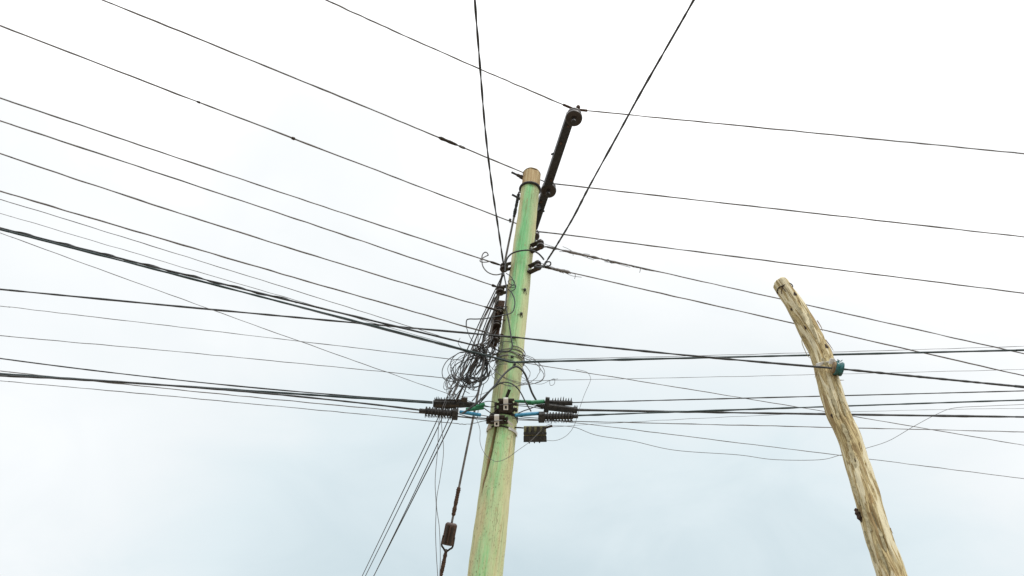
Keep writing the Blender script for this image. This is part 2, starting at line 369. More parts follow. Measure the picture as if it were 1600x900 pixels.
# painted pole: it leans a little towards the viewer
def poleY(py): return 5.05 + (py - 266) / 634.0 * 0.40
GC = [(900, 756, 56), (784, 772.7, 50.5), (740, 779, 47), (680, 783.5, 45), (616, 792, 44), (560, 797, 41.5), (500, 803, 38), (411, 812.5, 33.5), (340, 823.5, 32), (290, 829.5, 28), (268, 832, 26)]
_py = np.array([c[0] for c in GC][::-1]); _cx = np.array([c[1] for c in GC][::-1]); _w = np.array([c[2] for c in GC][::-1])
fitc = np.polyfit(_py, _cx, 2); fitw = np.polyfit(_py, _w, 2)
def gcx(py): return float(np.polyval(fitc, py))
def gw(py): return float(np.polyval(fitw, py))
def gcen(py): return P(gcx(py), py, poleY(py))
def grad(py): return pxr(gcen(py), gw(py) * 0.985)
pys = [900, 850, 800, 740, 680, 616, 560, 500, 450, 411, 370, 340, 310, 290, 270]
axis = [gcen(p) for p in pys]; rr = [grad(p) for p in pys]
dirn = (axis[0] - axis[3]) / (axis[0][2] - axis[3][2])
base = axis[0] - dirn * (axis[0][2] + 0.3)
rb = rr[0] * 1.12
axis = [base, (base + axis[0]) / 2] + axis; rr = [rb, (rb + rr[0]) / 2] + rr
GAX = np.array(axis); GRR = np.array(rr)
gfoot = base + dirn * 0.3
def onpole(px, py, lift=0.0):                       # point on the near surface of the painted pole
    c = gcen(py); r = grad(py); d = (px - gcx(py)) * depth(c) / F
    off = math.sqrt(max(r * r - d * d, 0.0)) if abs(d) < r else 0.0
    return P(px, py, poleY(py) - off - lift)
zc0, zc1 = gcen(772)[2], gcen(672)[2]
def gdisp(a, zz, r):
    d = 0.0022 * math.sin(3 * a + zz * 1.3) + 0.0016 * math.sin(7 * a - zz * 2.1) + 0.0012 * math.sin(zz * 9 + 2 * a) + 0.0008 * math.sin(zz * 31 + 5 * a)
    if zc0 - 0.1 < zz < zc1 + 0.15:                 # long drying crack left of the middle
        t = (zz - zc0) / (zc1 - zc0); ac = -0.86 + 0.42 * t + 0.03 * math.sin(zz * 11)
        wdt = 0.075 * max(0.0, min(1.0, min((zz - zc0 + 0.1) / 0.3, (zc1 + 0.15 - zz) / 0.2)))
        if wdt > 0: d -= 0.030 * math.exp(-((a - ac) / (wdt + 1e-4)) ** 2) * min(1, wdt / 0.05)
    return d
gp = thing('utility_pole', gfoot, 'tall wooden utility pole with worn mint green paint, carrying all the wires', 'pole', 'wooden poles')
TOCAM = np.array([0, -1.0, 0])
shaft = shaft_mesh(GAX, GRR, gdisp, 180, 0.02, 'painted', 'shaft', gp, TOCAM)
from mathutils.bvhtree import BVHTree
def bvh_of(o):
    org = Vector(root_loc[o.name]); return BVHTree.FromPolygons([v.co + org for v in o.data.vertices], [tuple(p.vertices) for p in o.data.polygons])
def cast(tree, px, py, lift):
    hit = tree.ray_cast(Vector(CAM), Vector(ray(px, py)).normalized())
    if hit[0] is None: return None
    n_ = np.array(hit[1]); n_ = n_ if np.dot(n_, FWD) < 0 else -n_
    return np.array(hit[0]) + n_ * lift
BV1 = bvh_of(shaft); _onpole = onpole
def onpole(px, py, lift=0.0):
    p = cast(BV1, px, py, lift); return _onpole(px, py, lift) if p is None else p
def girth(py, lift, tilt=0.0, a0=-math.pi, a1=math.pi, n=48, wob=0.0, zoff=0.0):
    """points round the pole at picture height py; tilt raises the right side"""
    c = gcen(py); t = norm(gcen(py - 10) - gcen(py + 10)); r = grad(py) + lift
    e1 = norm(TOCAM - t * np.dot(TOCAM, t)); e2 = np.cross(t, e1)
    if np.dot(e2, RIGHT) < 0: e2 = -e2
    o = []
    for a in np.linspace(a0, a1, n):
        o.append(c + r * (math.cos(a) * e1 + math.sin(a) * e2) + t * (zoff + tilt * math.sin(a) + wob * math.sin(3 * a + py)))
    return np.array(o)
def flatband(mb, py, lift, half, tilt=0.0, a0=-math.pi, a1=math.pi, thick=0.002, n=56):
    A = girth(py, lift, tilt, a0, a1, n, zoff=half); B = girth(py, lift, tilt, a0, a1, n, zoff=-half)
    C_ = girth(py, lift + thick, tilt, a0, a1, n, zoff=half); D = girth(py, lift + thick, tilt, a0, a1, n, zoff=-half)
    V = list(A) + list(B) + list(C_) + list(D); Fc = []
    for i in range(n - 1):
        Fc += [(2 * n + i, 2 * n + i + 1, 3 * n + i + 1, 3 * n + i), (i, i + 1, 2 * n + i + 1, 2 * n + i), (n + i, 3 * n + i, 3 * n + i + 1, n + i + 1)]
    return mb.add(V, Fc, False)
# strap below the top, crown ring
q = MB(); q.tube(girth(296, 0.008, 0.004, n=60), 0.013, 8); q.build('strap', 'black_steel', gp)
q = MB(); q.tube(girth(272.5, 0.001, 0.0, n=60, wob=0.002), 0.0035, 6); q.build('top_wire_ring', 'rust', gp)
# two threaded eye bolts
def threaded(mb, p0, p1, r, body=0.0):
    prof = []; n = 26
    for i in range(n + 1):
        t = i / n; prof.append((t, r * (1.0 + (0.16 if i % 2 else 0))))
    mb.lathe(p0, p1, prof, 10)
    return mb
for (xa, ya, xb, yb, big) in ((799, 269, 822, 280, True), (800, 304, 817, 313, False)):
    p1 = P(xb, yb, poleY(yb) - 0.005); p0 = P(xa, ya, poleY(yb) - 0.05)
    q = MB(); threaded(q, p0, p1, pxr(p0, 3.2)); bo = q.build('bolt', 'black_steel', gp)
    q = MB(); r = pxr(p0, 5.4) if big else pxr(p0, 5.0)
    s0, s1 = (0.36, 0.92) if big else (0.66, 1.0)
    a = p0 + (p1 - p0) * s0; b2 = p0 + (p1 - p0) * s1
    q.lathe(a, b2, [(0, r * .6), (.08, r), (.4, r * 1.05), (.45, r * 1.35), (.95, r * 1.35), (1, r)], 6); q.build('nut', 'iron', bo)
# small nails with stray wire whiskers on the shaft
for (x, y, wh) in ((820, 454, [(-5, -2), (-3, 3), (2, 6)]), (814.5, 491.5, [(-6, 0), (-2, 3), (1, 5)]), (800, 559, [(3, 1)]), (804, 571, [(-3, 2)]), (797, 345, [(1, 1)])):
    p = onpole(x, y, 0.0); q = MB(); r = pxr(p, 4.2)
    q.lathe(p + np.array([0, 0.02, 0]), p + np.array([0, -0.02, 0.004]), [(0, r * .5), (.6, r * .5), (.62, r), (.9, r), (1, r * .6)], 8)
    na = q.build('nail', 'black_steel', gp); q = MB()
    for dx, dy in wh:
        q.tube(catmull([onpole(x, y, 0.012), onpole(x + dx * .5, y + dy * .7, 0.01), onpole(x + dx, y + dy, 0.004)], 5), pxr(p, 1.0), 5)
    q.build('wire_whisker', 'iron', na)['kind'] = 'stuff'
# peg above the upper bracket
q = MB(); a = onpole(789.5, 626, 0.006); b2 = onpole(793.5, 614, 0.055)
q.lathe(a, b2, [(0, .012), (.3, .011), (.32, .0135), (1, .013)], 8); q.build('peg', 'iron', gp)

# horizontal side arm with its pin insulators
A0 = P(827, 378, 5.80); A1 = P(852, 288, 5.27); A2 = P(892.5, 181, 4.42)
A1z = A0 + (A2 - A0) * 0.3
armdir = norm(A2 - A0); armside = norm(np.cross(armdir, [0, 0, 1.0])); armup = np.cross(armside, armdir)
w = pxr(A2, 13.5); w0 = pxr(A2, 13.0)
q = MB(); q.beam(A0, A2, armside, w0, 0.004, w, 0.004)
q.beam(A0 + armside * (w0 - .004) + armup * 0.034, A2 + armside * (w - .004) + armup * 0.034, armside, 0.004, 0.03)
q.beam(A0 - armside * (w0 - .004) + armup * 0.034, A2 - armside * (w - .004) + armup * 0.034, armside, 0.004, 0.03)
arm = q.build('side_arm', 'black_steel', gp)
arm['label'] = 'black steel channel sticking out towards the viewer at the pole top'
q = MB(); e0 = A2 - armup * 0.0075
q.beam(e0 - armside * w * .95, e0 + armside * w * .75, armup, 0.003, 0.006); q.beam(e0 - armside * w * .98, e0 - armside * w * .98 - armdir * 0.05, armup, 0.003, 0.004)
q.build('sky_gap_strip', 'steel', arm)  # added pale strips stand in for bright sky through the arm-end gap
def pin_insulator(c, r, h, axis_up):
    q = MB(); p0 = c - axis_up * h * .5; p1 = c + axis_up * h * .5
    prof = [(0, r * .45), (0.03, r * .8), (.08, r * .97), (.2, r), (.34, r * .93), (.40, r * .62), (.52, r * .6), (.58, r * .85), (.7, r * .88), (.85, r * .7), (.95, r * .45), (1, r * .15)]
    q.lathe(p0, p1, prof, 28); o = q.build('insulator', 'ceramic', arm)
    q = MB(); q.lathe(p0 - axis_up * .07, p0 + axis_up * .01, [(0, r * .3), (.3, r * .3), (.32, r * .18), (1, r * .18)], 8); q.build('pin', 'black_steel', o)
    return o
I1 = P(897, 181, 4.36); I2 = P(857.5, 294, 5.22); I3 = P(836, 366, 5.58)
UPV = norm(np.array([0.05, 0.25, 1.0]))
pin_insulator(I1, pxr(I1, 26.5), 0.16, UPV); pin_insulator(I2, pxr(I2, 24.5), 0.15, UPV); pin_insulator(I3, pxr(I3, 15), 0.12, UPV)
q = MB(); c = P(903.5, 167.5, 4.40); q.lathe(c - UPV * .02, c + UPV * .02, [(0, .012), (.3, .02), (.7, .02), (1, .01)], 8); q.build('tie_knob', 'rust', arm)
for t_, o_ in ((.34, .35), (.52, -.3), (.8, .3), (.93, -.1)):
    c = A0 + (A2 - A0) * t_ + armside * w * o_ - armup * .004; q = MB(); q.lathe(c, c - armup * .014, [(0, .014), (.8, .014), (1, .010)], 6); q.build('bolt_head', 'rust', arm)
for t_, py_ in ((.30, 336), (.06, 362)):                    # stand-off brackets that bolt the arm to the back of the pole
    q = MB(); q.beam(gcen(py_), A0 + (A2 - A0) * t_ + armup * .02, [0, 0, 1.0], .022, .006); q.build('mounting_bracket', 'black_steel', arm)
# little stay bracket under the arm
q = MB(); q.tube([P(852, 306, 5.3), P(848.5, 322, 5.4), P(847.5, 329, 5.42)], 0.004, 6); q.tube([P(848, 314, 5.35), P(846.5, 328, 5.42)], 0.003, 6)
c = P(847, 330, 5.43); q.lathe(c - RIGHT * .03, c + RIGHT * .025, [(0, .008), (.3, .008), (.32, .017), (.7, .017), (.72, .01), (1, .01)], 6); q.build('stay_bracket', 'black_steel', arm)
q = MB(); q.beam(P(862, 241, 4.86), P(865, 240, 4.84), armup, 0.01, 0.008, bev=.3); q.build('arm_bolt', 'black_steel', arm)

# shackle insulators
def spool(c, r, h, ax, parent, mat='ceramic'):
    q = MB(); prof = [(0, r * .55), (.04, r * .92), (.12, r), (.3, r * .96), (.36, r * .72), (.46, r * .6), (.56, r * .62), (.66, r * .74), (.72, r * .96), (.88, r), (.96, r * .92), (1, r * .55)]
    q.lathe(c - ax * h / 2, c + ax * h / 2, prof, 24); return q.build('insulator_spool', mat, parent)
def clevis(pole_px, pole_py, sx, sy, lift):
    back = P(pole_px, pole_py, poleY(pole_py) - 0.05); s = P(sx, sy, poleY(sy) - lift)
    d = norm(s - back); axv = norm(np.array([0.10, -0.05, 1.0])); axv = norm(axv - d * np.dot(axv, d)); sd = np.cross(d, axv)
    h = pxr(s, 13.5); q = MB(); tip = s + d * pxr(s, 8)
    for sg in (-1, 1):
        q.beam(back + axv * h * sg, tip + axv * h * sg, sd, pxr(s, 8), 0.004, pxr(s, 7.5), 0.004)
    q.beam(back - axv * (h - .0045), back + axv * (h - .0045), sd, pxr(s, 8), 0.004)
    br = q.build('clevis_bracket', 'iron', gp)
    spool(s, pxr(s, 12.5), h * 1.86, axv, br)
    q = MB(); q.lathe(s - axv * h * 1.35, s + axv * h * 1.55, [(0, .011), (.08, .014), (.09, .008), (.9, .008), (.905, .015), (1, .013)], 6); q.build('pin', 'rust', br)
    q = MB(); bc = back - d * 0.0; q.lathe(bc - d * .06, bc + d * .02, [(0, .009), (.7, .009), (.72, .017), (.95, .017), (1, .012)], 6); q.build('bolt_head', 'steel', br)
    return s
SR1 = clevis(829.5, 389, 844, 382, 0.10); SR2 = clevis(825, 422, 840, 415, 0.10)
# left spools
def side_spool(px, py, wpx, hpx, poleside, dY, tiltx=0.0):
    c = P(px, py, poleY(py) + dY); axv = norm(np.array([tiltx, 0.1, 1.0])); h = pxr(c, hpx) * 2
    pp = P(poleside, py - 3, poleY(py)); d = norm(pp - c); q = MB()
    for sg in (-1, 1):
        q.beam(c - d * 0.02 + axv * (h * .5 + .005) * sg, pp + axv * (h * .5 + .005) * sg, np.cross(d, axv), pxr(c, 7), 0.004)
    br = q.build('spool_bracket', 'iron', gp); spool(c, pxr(c, wpx), h, axv, br)
    q = MB(); q.lathe(c - axv * h * .75, c + axv * h * .75, [(0, .012), (.12, .012), (.13, .007), (.88, .007), (.89, .013), (1, .011)], 6); q.build('pin', 'rust', br)
    return c
SL1 = side_spool(787.5, 418, 13, 11, 800, -0.03); SL2 = side_spool(781.5, 454, 14, 12, 795, -0.03, -0.05)
# rusty secondary rack with stacked spools
ra0 = P(783.5, 470, poleY(470) - 0.02); ra1 = P(770.5, 541, poleY(541) - 0.02)
q = MB(); rd = norm(ra1 - ra0)
q.beam(ra0, ra1, RIGHT, pxr(ra0, 11), 0.006); q.beam(ra0 - RIGHT * pxr(ra0, 11) * .96 - FWD * .02, ra1 - RIGHT * pxr(ra0, 11) * .96 - FWD * .02, FWD, .02, .004)
rack = q.build('rack', 'rust', gp); rack['label'] = 'rusty vertical rack with stacked spools on the left side of the pole'
for (x, y) in ((781, 486), (777, 507), (775, 530)):
    c = P(x, y, poleY(y) - 0.065); spool(c, pxr(c, 13), pxr(c, 8.5) * 2, norm([0.06, 0.1, 1.0]), rack, 'ceramic')
    q = MB(); q.beam(c + np.array([0, 0, .062]) - RIGHT * .045, c + np.array([0, 0.02, .062]) + RIGHT * .075, FWD, .02, .003); q.build('rack_arm', 'rust', rack)
q = MB(); q.beam(P(786.5, 482, poleY(482) - .03), P(777, 490, poleY(490) - .09), [0, 0, 1.0], .012, .004); q.build('rack_hook', 'rust', rack)
# hanging link between lower spool and rack
q = MB()
for dx in (-1.4, 1.4):
    q.tube(catmull([P(779 + dx, 459, poleY(459) - .05), P(776.5 + dx * 1.6, 468, poleY(468) - .05), P(775 + dx, 479, poleY(479) - .06)], 6), 0.006, 6)
q.build('link', 'iron', gp)
# cross bands and cast brackets at mid height
q = MB(); flatband(q, 655, 0.003, 0.012, 0.004); q.build('band', 'iron', gp)
q = MB(); flatband(q, 676, 0.003, 0.006, -0.004, thick=0.003); q.build('band', 'iron', gp)
for a0_, a1_ in ((-1.75, -.75), (.42, 1.75)):
    q = MB(); flatband(q, 677, 0.007, 0.011, -0.004, a0_, a1_, thick=0.003); q.build('steel_strip', 'white_band', gp)
def cast_bracket(cx, cy, wpx, hpx, clip, dark='iron'):
    c = onpole(cx, cy, 0.022); s = depth(c) / F; q = MB()
    q.beam(c - UP * hpx * .5 * s, c + UP * hpx * .5 * s, RIGHT, wpx * .5 * s, 0.024, wpx * .42 * s, 0.020, bev=.5)
    for sg in (-1, 1):
        for dy in (-.33, .12):
            a = c + RIGHT * sg * wpx * .42 * s + UP * hpx * dy * s; b = a + RIGHT * sg * 7 * s + UP * 1.0 * s - FWD * .012
            q.lathe(a, b, [(0, 2.6 * s), (.6, 2.3 * s), (.65, 3.2 * s), (.95, 3.2 * s), (1, 2.2 * s)], 8)
    q.beam(c + UP * hpx * .5 * s - RIGHT * wpx * .5 * s - FWD * .02, c + UP * hpx * .5 * s + RIGHT * wpx * .52 * s - FWD * .02, UP, 1.6 * s, .02)
    br = q.build('cast_bracket', dark, gp)
    cl = onpole(clip[0], clip[1], 0.062); q = MB(); sc = depth(cl) / F
    hh = clip[3] * .5 * sc; ww = clip[2] * .5 * sc
    # clip: a folded plate with a square hole near its lower end
    q.beam(cl + UP * hh, cl - UP * hh * .25, RIGHT, ww, 0.006)
    q.beam(cl - UP * hh * .25, cl - UP * hh, RIGHT + 0, ww, 0.006) if False else None
    for sg in (-1, 1): q.beam(cl - UP * hh * .25 + RIGHT * sg * ww * .72, cl - UP * hh * .8 + RIGHT * sg * ww * .72, RIGHT, ww * .28, 0.006)
    q.beam(cl - UP * hh * .8, cl - UP * hh, RIGHT, ww, 0.006)
    q.beam(cl + UP * hh - FWD * .0, cl + UP * hh + FWD * .05, RIGHT, ww, 0.005)
    q.build('clip', 'white_band', br)
    q = MB(); q.tube(catmull([cl - RIGHT * 9 * sc + FWD * .012 - UP * 1 * sc, cl - FWD * .012 + UP * .5 * sc, cl + RIGHT * 9 * sc + FWD * .012 + UP * 1 * sc], 8), .8 * sc, 6); q.build('tie_wire', 'thin', br)
    return br
cast_bracket(790, 636, 25, 20, (789.5, 637.5, 7.5, 17))
cast_bracket(779, 658, 23, 12, (780.3, 663.5, 7.5, 16))
for (xa, ya, xb, yb) in ((778, 637, 774.5, 641), (800, 639, 804, 645), (769.5, 663, 764, 673), (791, 660, 799, 666)):
    q = MB(); q.beam(onpole(xa, ya, .03), onpole(xb, yb, .016), RIGHT + UP, pxr(gcen(650), 3.2), .003); q.build('steel_strip', 'white_band', gp)

# rough bent pole
RY = 4.60
RC = [(900, 1394, 46), (850, 1376.5, 42), (800, 1361, 40), (733, 1342, 37.5), (683, 1327, 34.5), (650, 1311, 34.5), (600, 1296, 32.5), (573, 1288.5, 31.5), (550, 1282, 31), (515, 1263, 30), (480, 1243.5, 26.5), (460, 1231.5, 25.5), (441, 1218.5, 24.5)]
rax = [P(x, y, RY) for y, x, w in RC]; rrr = [pxr(P(x, y, RY), w) for y, x, w in RC]
rd = (rax[0] - rax[3]) / (rax[0][2] - rax[3][2]); rbase = rax[0] - rd * (rax[0][2] + .3)
rax = [rbase, (rbase + rax[0]) / 2] + rax; rrr = [rrr[0] * 1.18, rrr[0] * 1.09] + rrr
rp = thing('rough_pole', rbase + rd * .3, 'short rough tree-trunk pole of peeled tan wood, bent at its top', 'pole', 'wooden poles')
knots = [(P(1262, 457, RY)[2], 0.75, .030, -0.016), (P(1289, 541, RY)[2], 0.75, .034, -0.022), (P(1301, 650, RY)[2], -.7, .03, -.012), (P(1234, 484, RY)[2], -.9, .025, -.008), (P(1258, 508, RY)[2], -.35, .03, -.007), (P(1300, 600, RY)[2], .1, .06, .003), (P(1345, 760, RY)[2], -.3, .1, .003)]
zr = lambda y: P(1340, y, RY)[2]
RCR = [(zr(905), zr(790), .15, -.55, .012), (zr(760), zr(690), .35, .15, .008), (zr(660), zr(600), .45, .2, .010), (zr(880), zr(830), .9, .75, .010), (zr(600), zr(540), -.2, -.35, .007), (zr(700), zr(640), -.5, -.45, .006), (zr(540), zr(475), .25, .1, .006), (3.0, zr(860), -.5, -.7, .01)]
def rdisp(a, zz, r):
    d = 0.0035 * math.sin(2 * a + zz * 2.3) + 0.003 * math.sin(5 * a - zz * 4.1 + 1) + 0.002 * math.sin(zz * 13 + 3 * a) + 0.0012 * math.sin(zz * 37 + 9 * a) + .0012 * math.sin(11 * a + zz * 5)
    for z0_, z1_, c0_, c1_, dp_ in RCR:
        if z0_ < zz < z1_:
            t_ = (zz - z0_) / (z1_ - z0_); x = (a - (c0_ + (c1_ - c0_) * t_ + .05 * math.sin(zz * 14))) / .075
            if abs(x) < 3: d -= 1.6 * dp_ * math.exp(-x * x) * math.sin(math.pi * t_) ** .5
    for kz, ka, kw, kd in knots:
        x = (a - ka) * r / kw * 1.6; y = (zz - kz) / kw
        if abs(x) < 3 and abs(y) < 3: d += kd * math.exp(-(x * x + y * y))
    return d
shaft2 = shaft_mesh(rax, rrr, rdisp, 150, 0.012, 'raw', 'shaft', rp, TOCAM, 0.012, 0.16)
def rcx(py): return float(np.interp(py, [c[0] for c in RC][::-1], [c[1] for c in RC][::-1]))
def rw(py): return float(np.interp(py, [c[0] for c in RC][::-1], [c[2] for c in RC][::-1]))
def onrough(px, py, lift=0.0):
    c = P(rcx(py), py, RY); r = pxr(c, rw(py)); sl = (rcx(py + 12) - rcx(py - 12)) / 24; d = (px - rcx(py)) * depth(c) / F / math.sqrt(1 + sl * sl)
    off = math.sqrt(max(r * r - d * d, 0)) if abs(d) < r else 0.0
    return P(px, py, RY - off - lift)
BV2 = bvh_of(shaft2); _onrough = onrough
def onrough(px, py, lift=0.0):
    p = cast(BV2, px, py, lift); return _onrough(px, py, lift) if p is None else p
def rgirth(py, lift, a0=-math.pi, a1=math.pi, n=40, tilt=0.0, wob=0.0):
    c = P(rcx(py), py, RY); t = norm(P(rcx(py - 12), py - 12, RY) - P(rcx(py + 12), py + 12, RY)); r = pxr(c, rw(py)) + lift
    e1 = norm(TOCAM - t * np.dot(TOCAM, t)); e2 = np.cross(t, e1)
    if np.dot(e2, RIGHT) < 0: e2 = -e2
    return np.array([c + r * (math.cos(a) * e1 + math.sin(a) * e2) + t * (tilt * math.sin(a) + wob * math.sin(4 * a)) for a in np.linspace(a0, a1, n)])
q = MB(); q.tube(rgirth(452, .002, wob=.004), .0042, 6); q.build('wire_binding', 'iron', rp)
q = MB(); q.tube(catmull([onrough(1222, 447, .003), onrough(1225, 452, .003), onrough(1228, 456, .003)], 6), .003, 5); q.tube(catmull([onrough(1224, 447, .003), onrough(1221, 455, .003), onrough(1222, 459, .003)], 6), .003, 5); q.build('binding_tail', 'rust', rp)
# bark splinters standing off the trunk
for pts in ([(1236, 494, .0), (1240, 501, .0), (1246, 509, -.0)], [(1254, 524, 0), (1253, 535, .02), (1258, 548, .02), (1262, 556, .01), (1268, 561, 0)], [(1277, 501, 0), (1283, 511, .0), (1285, 517, 0)], [(1290, 531, .01), (1297, 540, .02), (1302, 547.5, .03)], [(1300, 555, .02), (1304, 562, .03), (1308, 567, .02)], [(1310, 594, 0), (1319, 594, .02)], [(1391, 825, 0), (1393, 830, .0), (1395, 833.5, 0)], [(1275, 580, .0), (1273.5, 590, .01)]):
    q = MB(); L3 = catmull([P(x, y, RY - d) for x, y, d in pts], 6); n = len(L3)
    q.tube(L3, np.linspace(1, .35, n) * pxr(L3[0], 1.7), 5); q.build('bark_splinter', 'splinter' if pts[0][0] < 1270 else 'tan', rp)
# raised peeled strips of wood lying along the trunk
for (x0, y0, x1, y1, wp) in ((1297, 607, 1311, 655, 5), (1308, 604, 1322, 650, 4), (1331, 745, 1345, 790, 7), (1345, 780, 1362, 830, 7), (1362, 800, 1385, 862, 6), (1352, 830, 1369, 880, 5), (1325, 690, 1338, 730, 6), (1262, 490, 1276, 530, 4), (1285, 560, 1292, 575, 4), (1243, 470, 1259, 505, 4), (1372, 850, 1390, 898, 6), (1316, 662, 1327, 690, 7)):
    q = MB(); ln = []
    for t in np.linspace(0, 1, 9): ln.append(onrough(x0 + (x1 - x0) * t, y0 + (y1 - y0) * t, 0.003 + .003 * math.sin(t * 3.1)))
    ln = np.array(ln); wd = pxr(ln[0], wp) * np.sin(np.linspace(.25, 2.9, 9)) ** .6
    V = []; 
    for i in range(9):
        d = norm(ln[min(i + 1, 8)] - ln[max(i - 1, 0)]); sd = norm(np.cross(d, -FWD))
        V += [ln[i] - sd * wd[i] * (1 + .3 * math.sin(i * 2.1)), ln[i] + sd * wd[i] * (1 + .3 * math.cos(i * 1.7)), ln[i] + FWD * .012]
    Fc = [(i * 3, i * 3 + 1, i * 3 + 4, i * 3 + 3) for i in range(8)] + [(i * 3 + 1, i * 3 + 2, i * 3 + 5, i * 3 + 4) for i in range(8)] + [(i * 3 + 2, i * 3, i * 3 + 3, i * 3 + 5) for i in range(8)]
    q.add(V, Fc, False); q.build('bark_strip', 'splinter', rp)
# dark stub of a cut branch, knot holes
q = MB(); q.lathe(P(1336.5, 794, RY - .01), P(1346, 816, RY - .01), [(0, .003), (.10, .014), (.22, .011), (.36, .019), (.5, .013), (.7, .017), (.85, .008), (1, .003)], 6, .8); q.build('branch_stub', 'darkwood', rp)
for (x, y, w_, h_) in ((1241.5, 460, 4.5, 7), (1291, 542, 6, 8), (1300.5, 650, 3.5, 7), (1237, 484, 3, 6), (1259, 512, 2.6, 8), (1336, 720, 2.6, 6), (1303, 586, 6, 5)):
    p = onrough(x, y, .0); s = depth(p) / F; nv = norm(p - P(rcx(y), y, RY)); p = onrough(x, y, .004); V = [p]; n = 12
    t = norm(P(rcx(y - 12), y - 12, RY) - P(rcx(y + 12), y + 12, RY)); nv = norm(nv - t * np.dot(nv, t)); sd = np.cross(t, nv)
    for j in range(n):
        a = 2 * math.pi * j / n; kx = 1 + .25 * math.sin(3 * a + x)
        e_ = p + sd * math.cos(a) * w_ * .5 * s * kx + t * math.sin(a) * h_ * .5 * s * kx; dd = e_ - CAM; hx = 800 + F * np.dot(dd, RIGHT) / np.dot(dd, FWD); hy = 450 - F * np.dot(dd, UP) / np.dot(dd, FWD)
        V.append(onrough(hx, hy, .003))
    q = MB(); q.add(V, [(0, 1 + j, 1 + (j + 1) % n) for j in range(n)], False); q.build('knot_hole', 'darkwood', rp)
# ring insulator gripping the cable on the rough pole
RI0 = P(1300.5, 573.5, RY - .115); RI1 = P(1316.5, 577.5, RY - .115)
rx = pxr(RI0, 22.5)
q = MB(); q.lathe(RI0 + (RI1 - RI0) * .22, RI1, [(0, rx * .86), (.06, rx), (.35, rx * .98), (.45, rx * .86), (.6, rx * .9), (.75, rx * 1.02), (.95, rx * .98), (1, rx * .7)], 26); rin = q.build('ring_insulator', 'teal', rp)
rin['label'] = 'teal ring insulator with a tan face that grips the cable'
q = MB(); q.lathe(RI0, RI0 + (RI1 - RI0) * .26, [(0, rx * .55), (.2, rx * .8), (.8, rx * .88), (1, rx * .84)], 24); q.build('face', 'tan', rin)
q = MB(); cc = RI0 + (RI1 - RI0) * .7
for i in range(9):
    a = random.uniform(-.9, .9); b0 = cc + UP * rx * math.cos(a) + RIGHT * rx * math.sin(a) * .5 - FWD * .01 * i / 9
    q.tube([b0, b0 + UP * random.uniform(.008, .02) + RIGHT * random.uniform(-.015, .015)], .003, 5)
q.build('lashing', 'teal', rin)['kind'] = 'stuff'
q = MB(); P0 = [onrough(x, y, .004) for x, y in ((1276, 571), (1283, 569), (1290, 567.5), (1297, 567))] + [P(1303, 564, RY - .11)]
P0 = catmull(P0, 6); V = []
for i, p in enumerate(P0): V += [p + UP * .012 - FWD * .006, p - UP * .010 - FWD * .006, p + UP * .012 + FWD * .004, p - UP * .010 + FWD * .004]
Fc = []
for i in range(len(P0) - 1):
    b = i * 4; Fc += [(b, b + 1, b + 5, b + 4), (b + 2, b + 6, b + 7, b + 3), (b, b + 4, b + 6, b + 2), (b + 1, b + 3, b + 7, b + 5)]
q.add(V, Fc, False); q.build('strap', 'white_band', rp)
q = MB(); p = P(1300, 564.5, RY - .12); q.beam(p - UP * .02, p + UP * .02, RIGHT, .022, .008, .014, .006, bev=.4); q.build('buckle', 'white_band', rp)

# ------------------------------------------------------------------ wires
WG = 'wires strung from the green pole'
def plane_track(pix, S, E, deg=2, n=60):
    """wire from S to E hanging in the vertical plane through both, following its measured course"""
    d = E - S; d[2] = 0; Lh = np.linalg.norm(d); d = d / Lh; nrm = np.array([-d[1], d[0], 0])
    s_, z_ = [], []
    for (x, y) in pix:
        r = ray(x, y); dn = np.dot(r, nrm)
        if abs(dn) < 1e-6: continue
        p = CAM + r * (np.dot(S - CAM, nrm) / dn); s_.append(np.dot(p - S, d)); z_.append(p[2])
    s_ = np.array([0.0] + s_ + [Lh]); z_ = np.array([S[2]] + z_ + [E[2]])
    wts = np.ones(len(s_)); wts[0] = 30; wts[-1] = 8
    cf = np.polyfit(s_, z_, min(deg, len(s_) - 1), w=wts); ss = np.linspace(0, Lh, n)
    return np.array([[*(S + d * a)[:2], np.polyval(cf, a)] for a in ss]), d
def extend(tr, length, n=14, up=0.006):
    t = tr[-1] - tr[-2]; t = t / np.linalg.norm(t[:2]); o = []
    for a in np.linspace(0, length, n + 1)[1:]: o.append(tr[-1] + t * a + np.array([0, 0, up * a * a]))
    return np.vstack([tr, o])
def endpoint(px, py, S, spec):
    k, v = spec
    return P(px, py, v) if k == 'Y' else PH(px, py, S[2] - v)
def half(pix, S, spec, ext=11, deg=2):
    E = endpoint(*pix[-1], S, spec); tr, d = plane_track(pix[1:-1] if len(pix) > 2 else [], S, E, deg)
    return extend(tr, ext)
def jit(tr, amp):
    k = len(tr); a = np.cumsum(rng.normal(0, 1, (k, 3)), axis=0); a -= np.linspace(0, 1, k)[:, None] * a[-1]
    a *= amp / (np.abs(a).max() + 1e-9); a[0] = 0; return tr + a
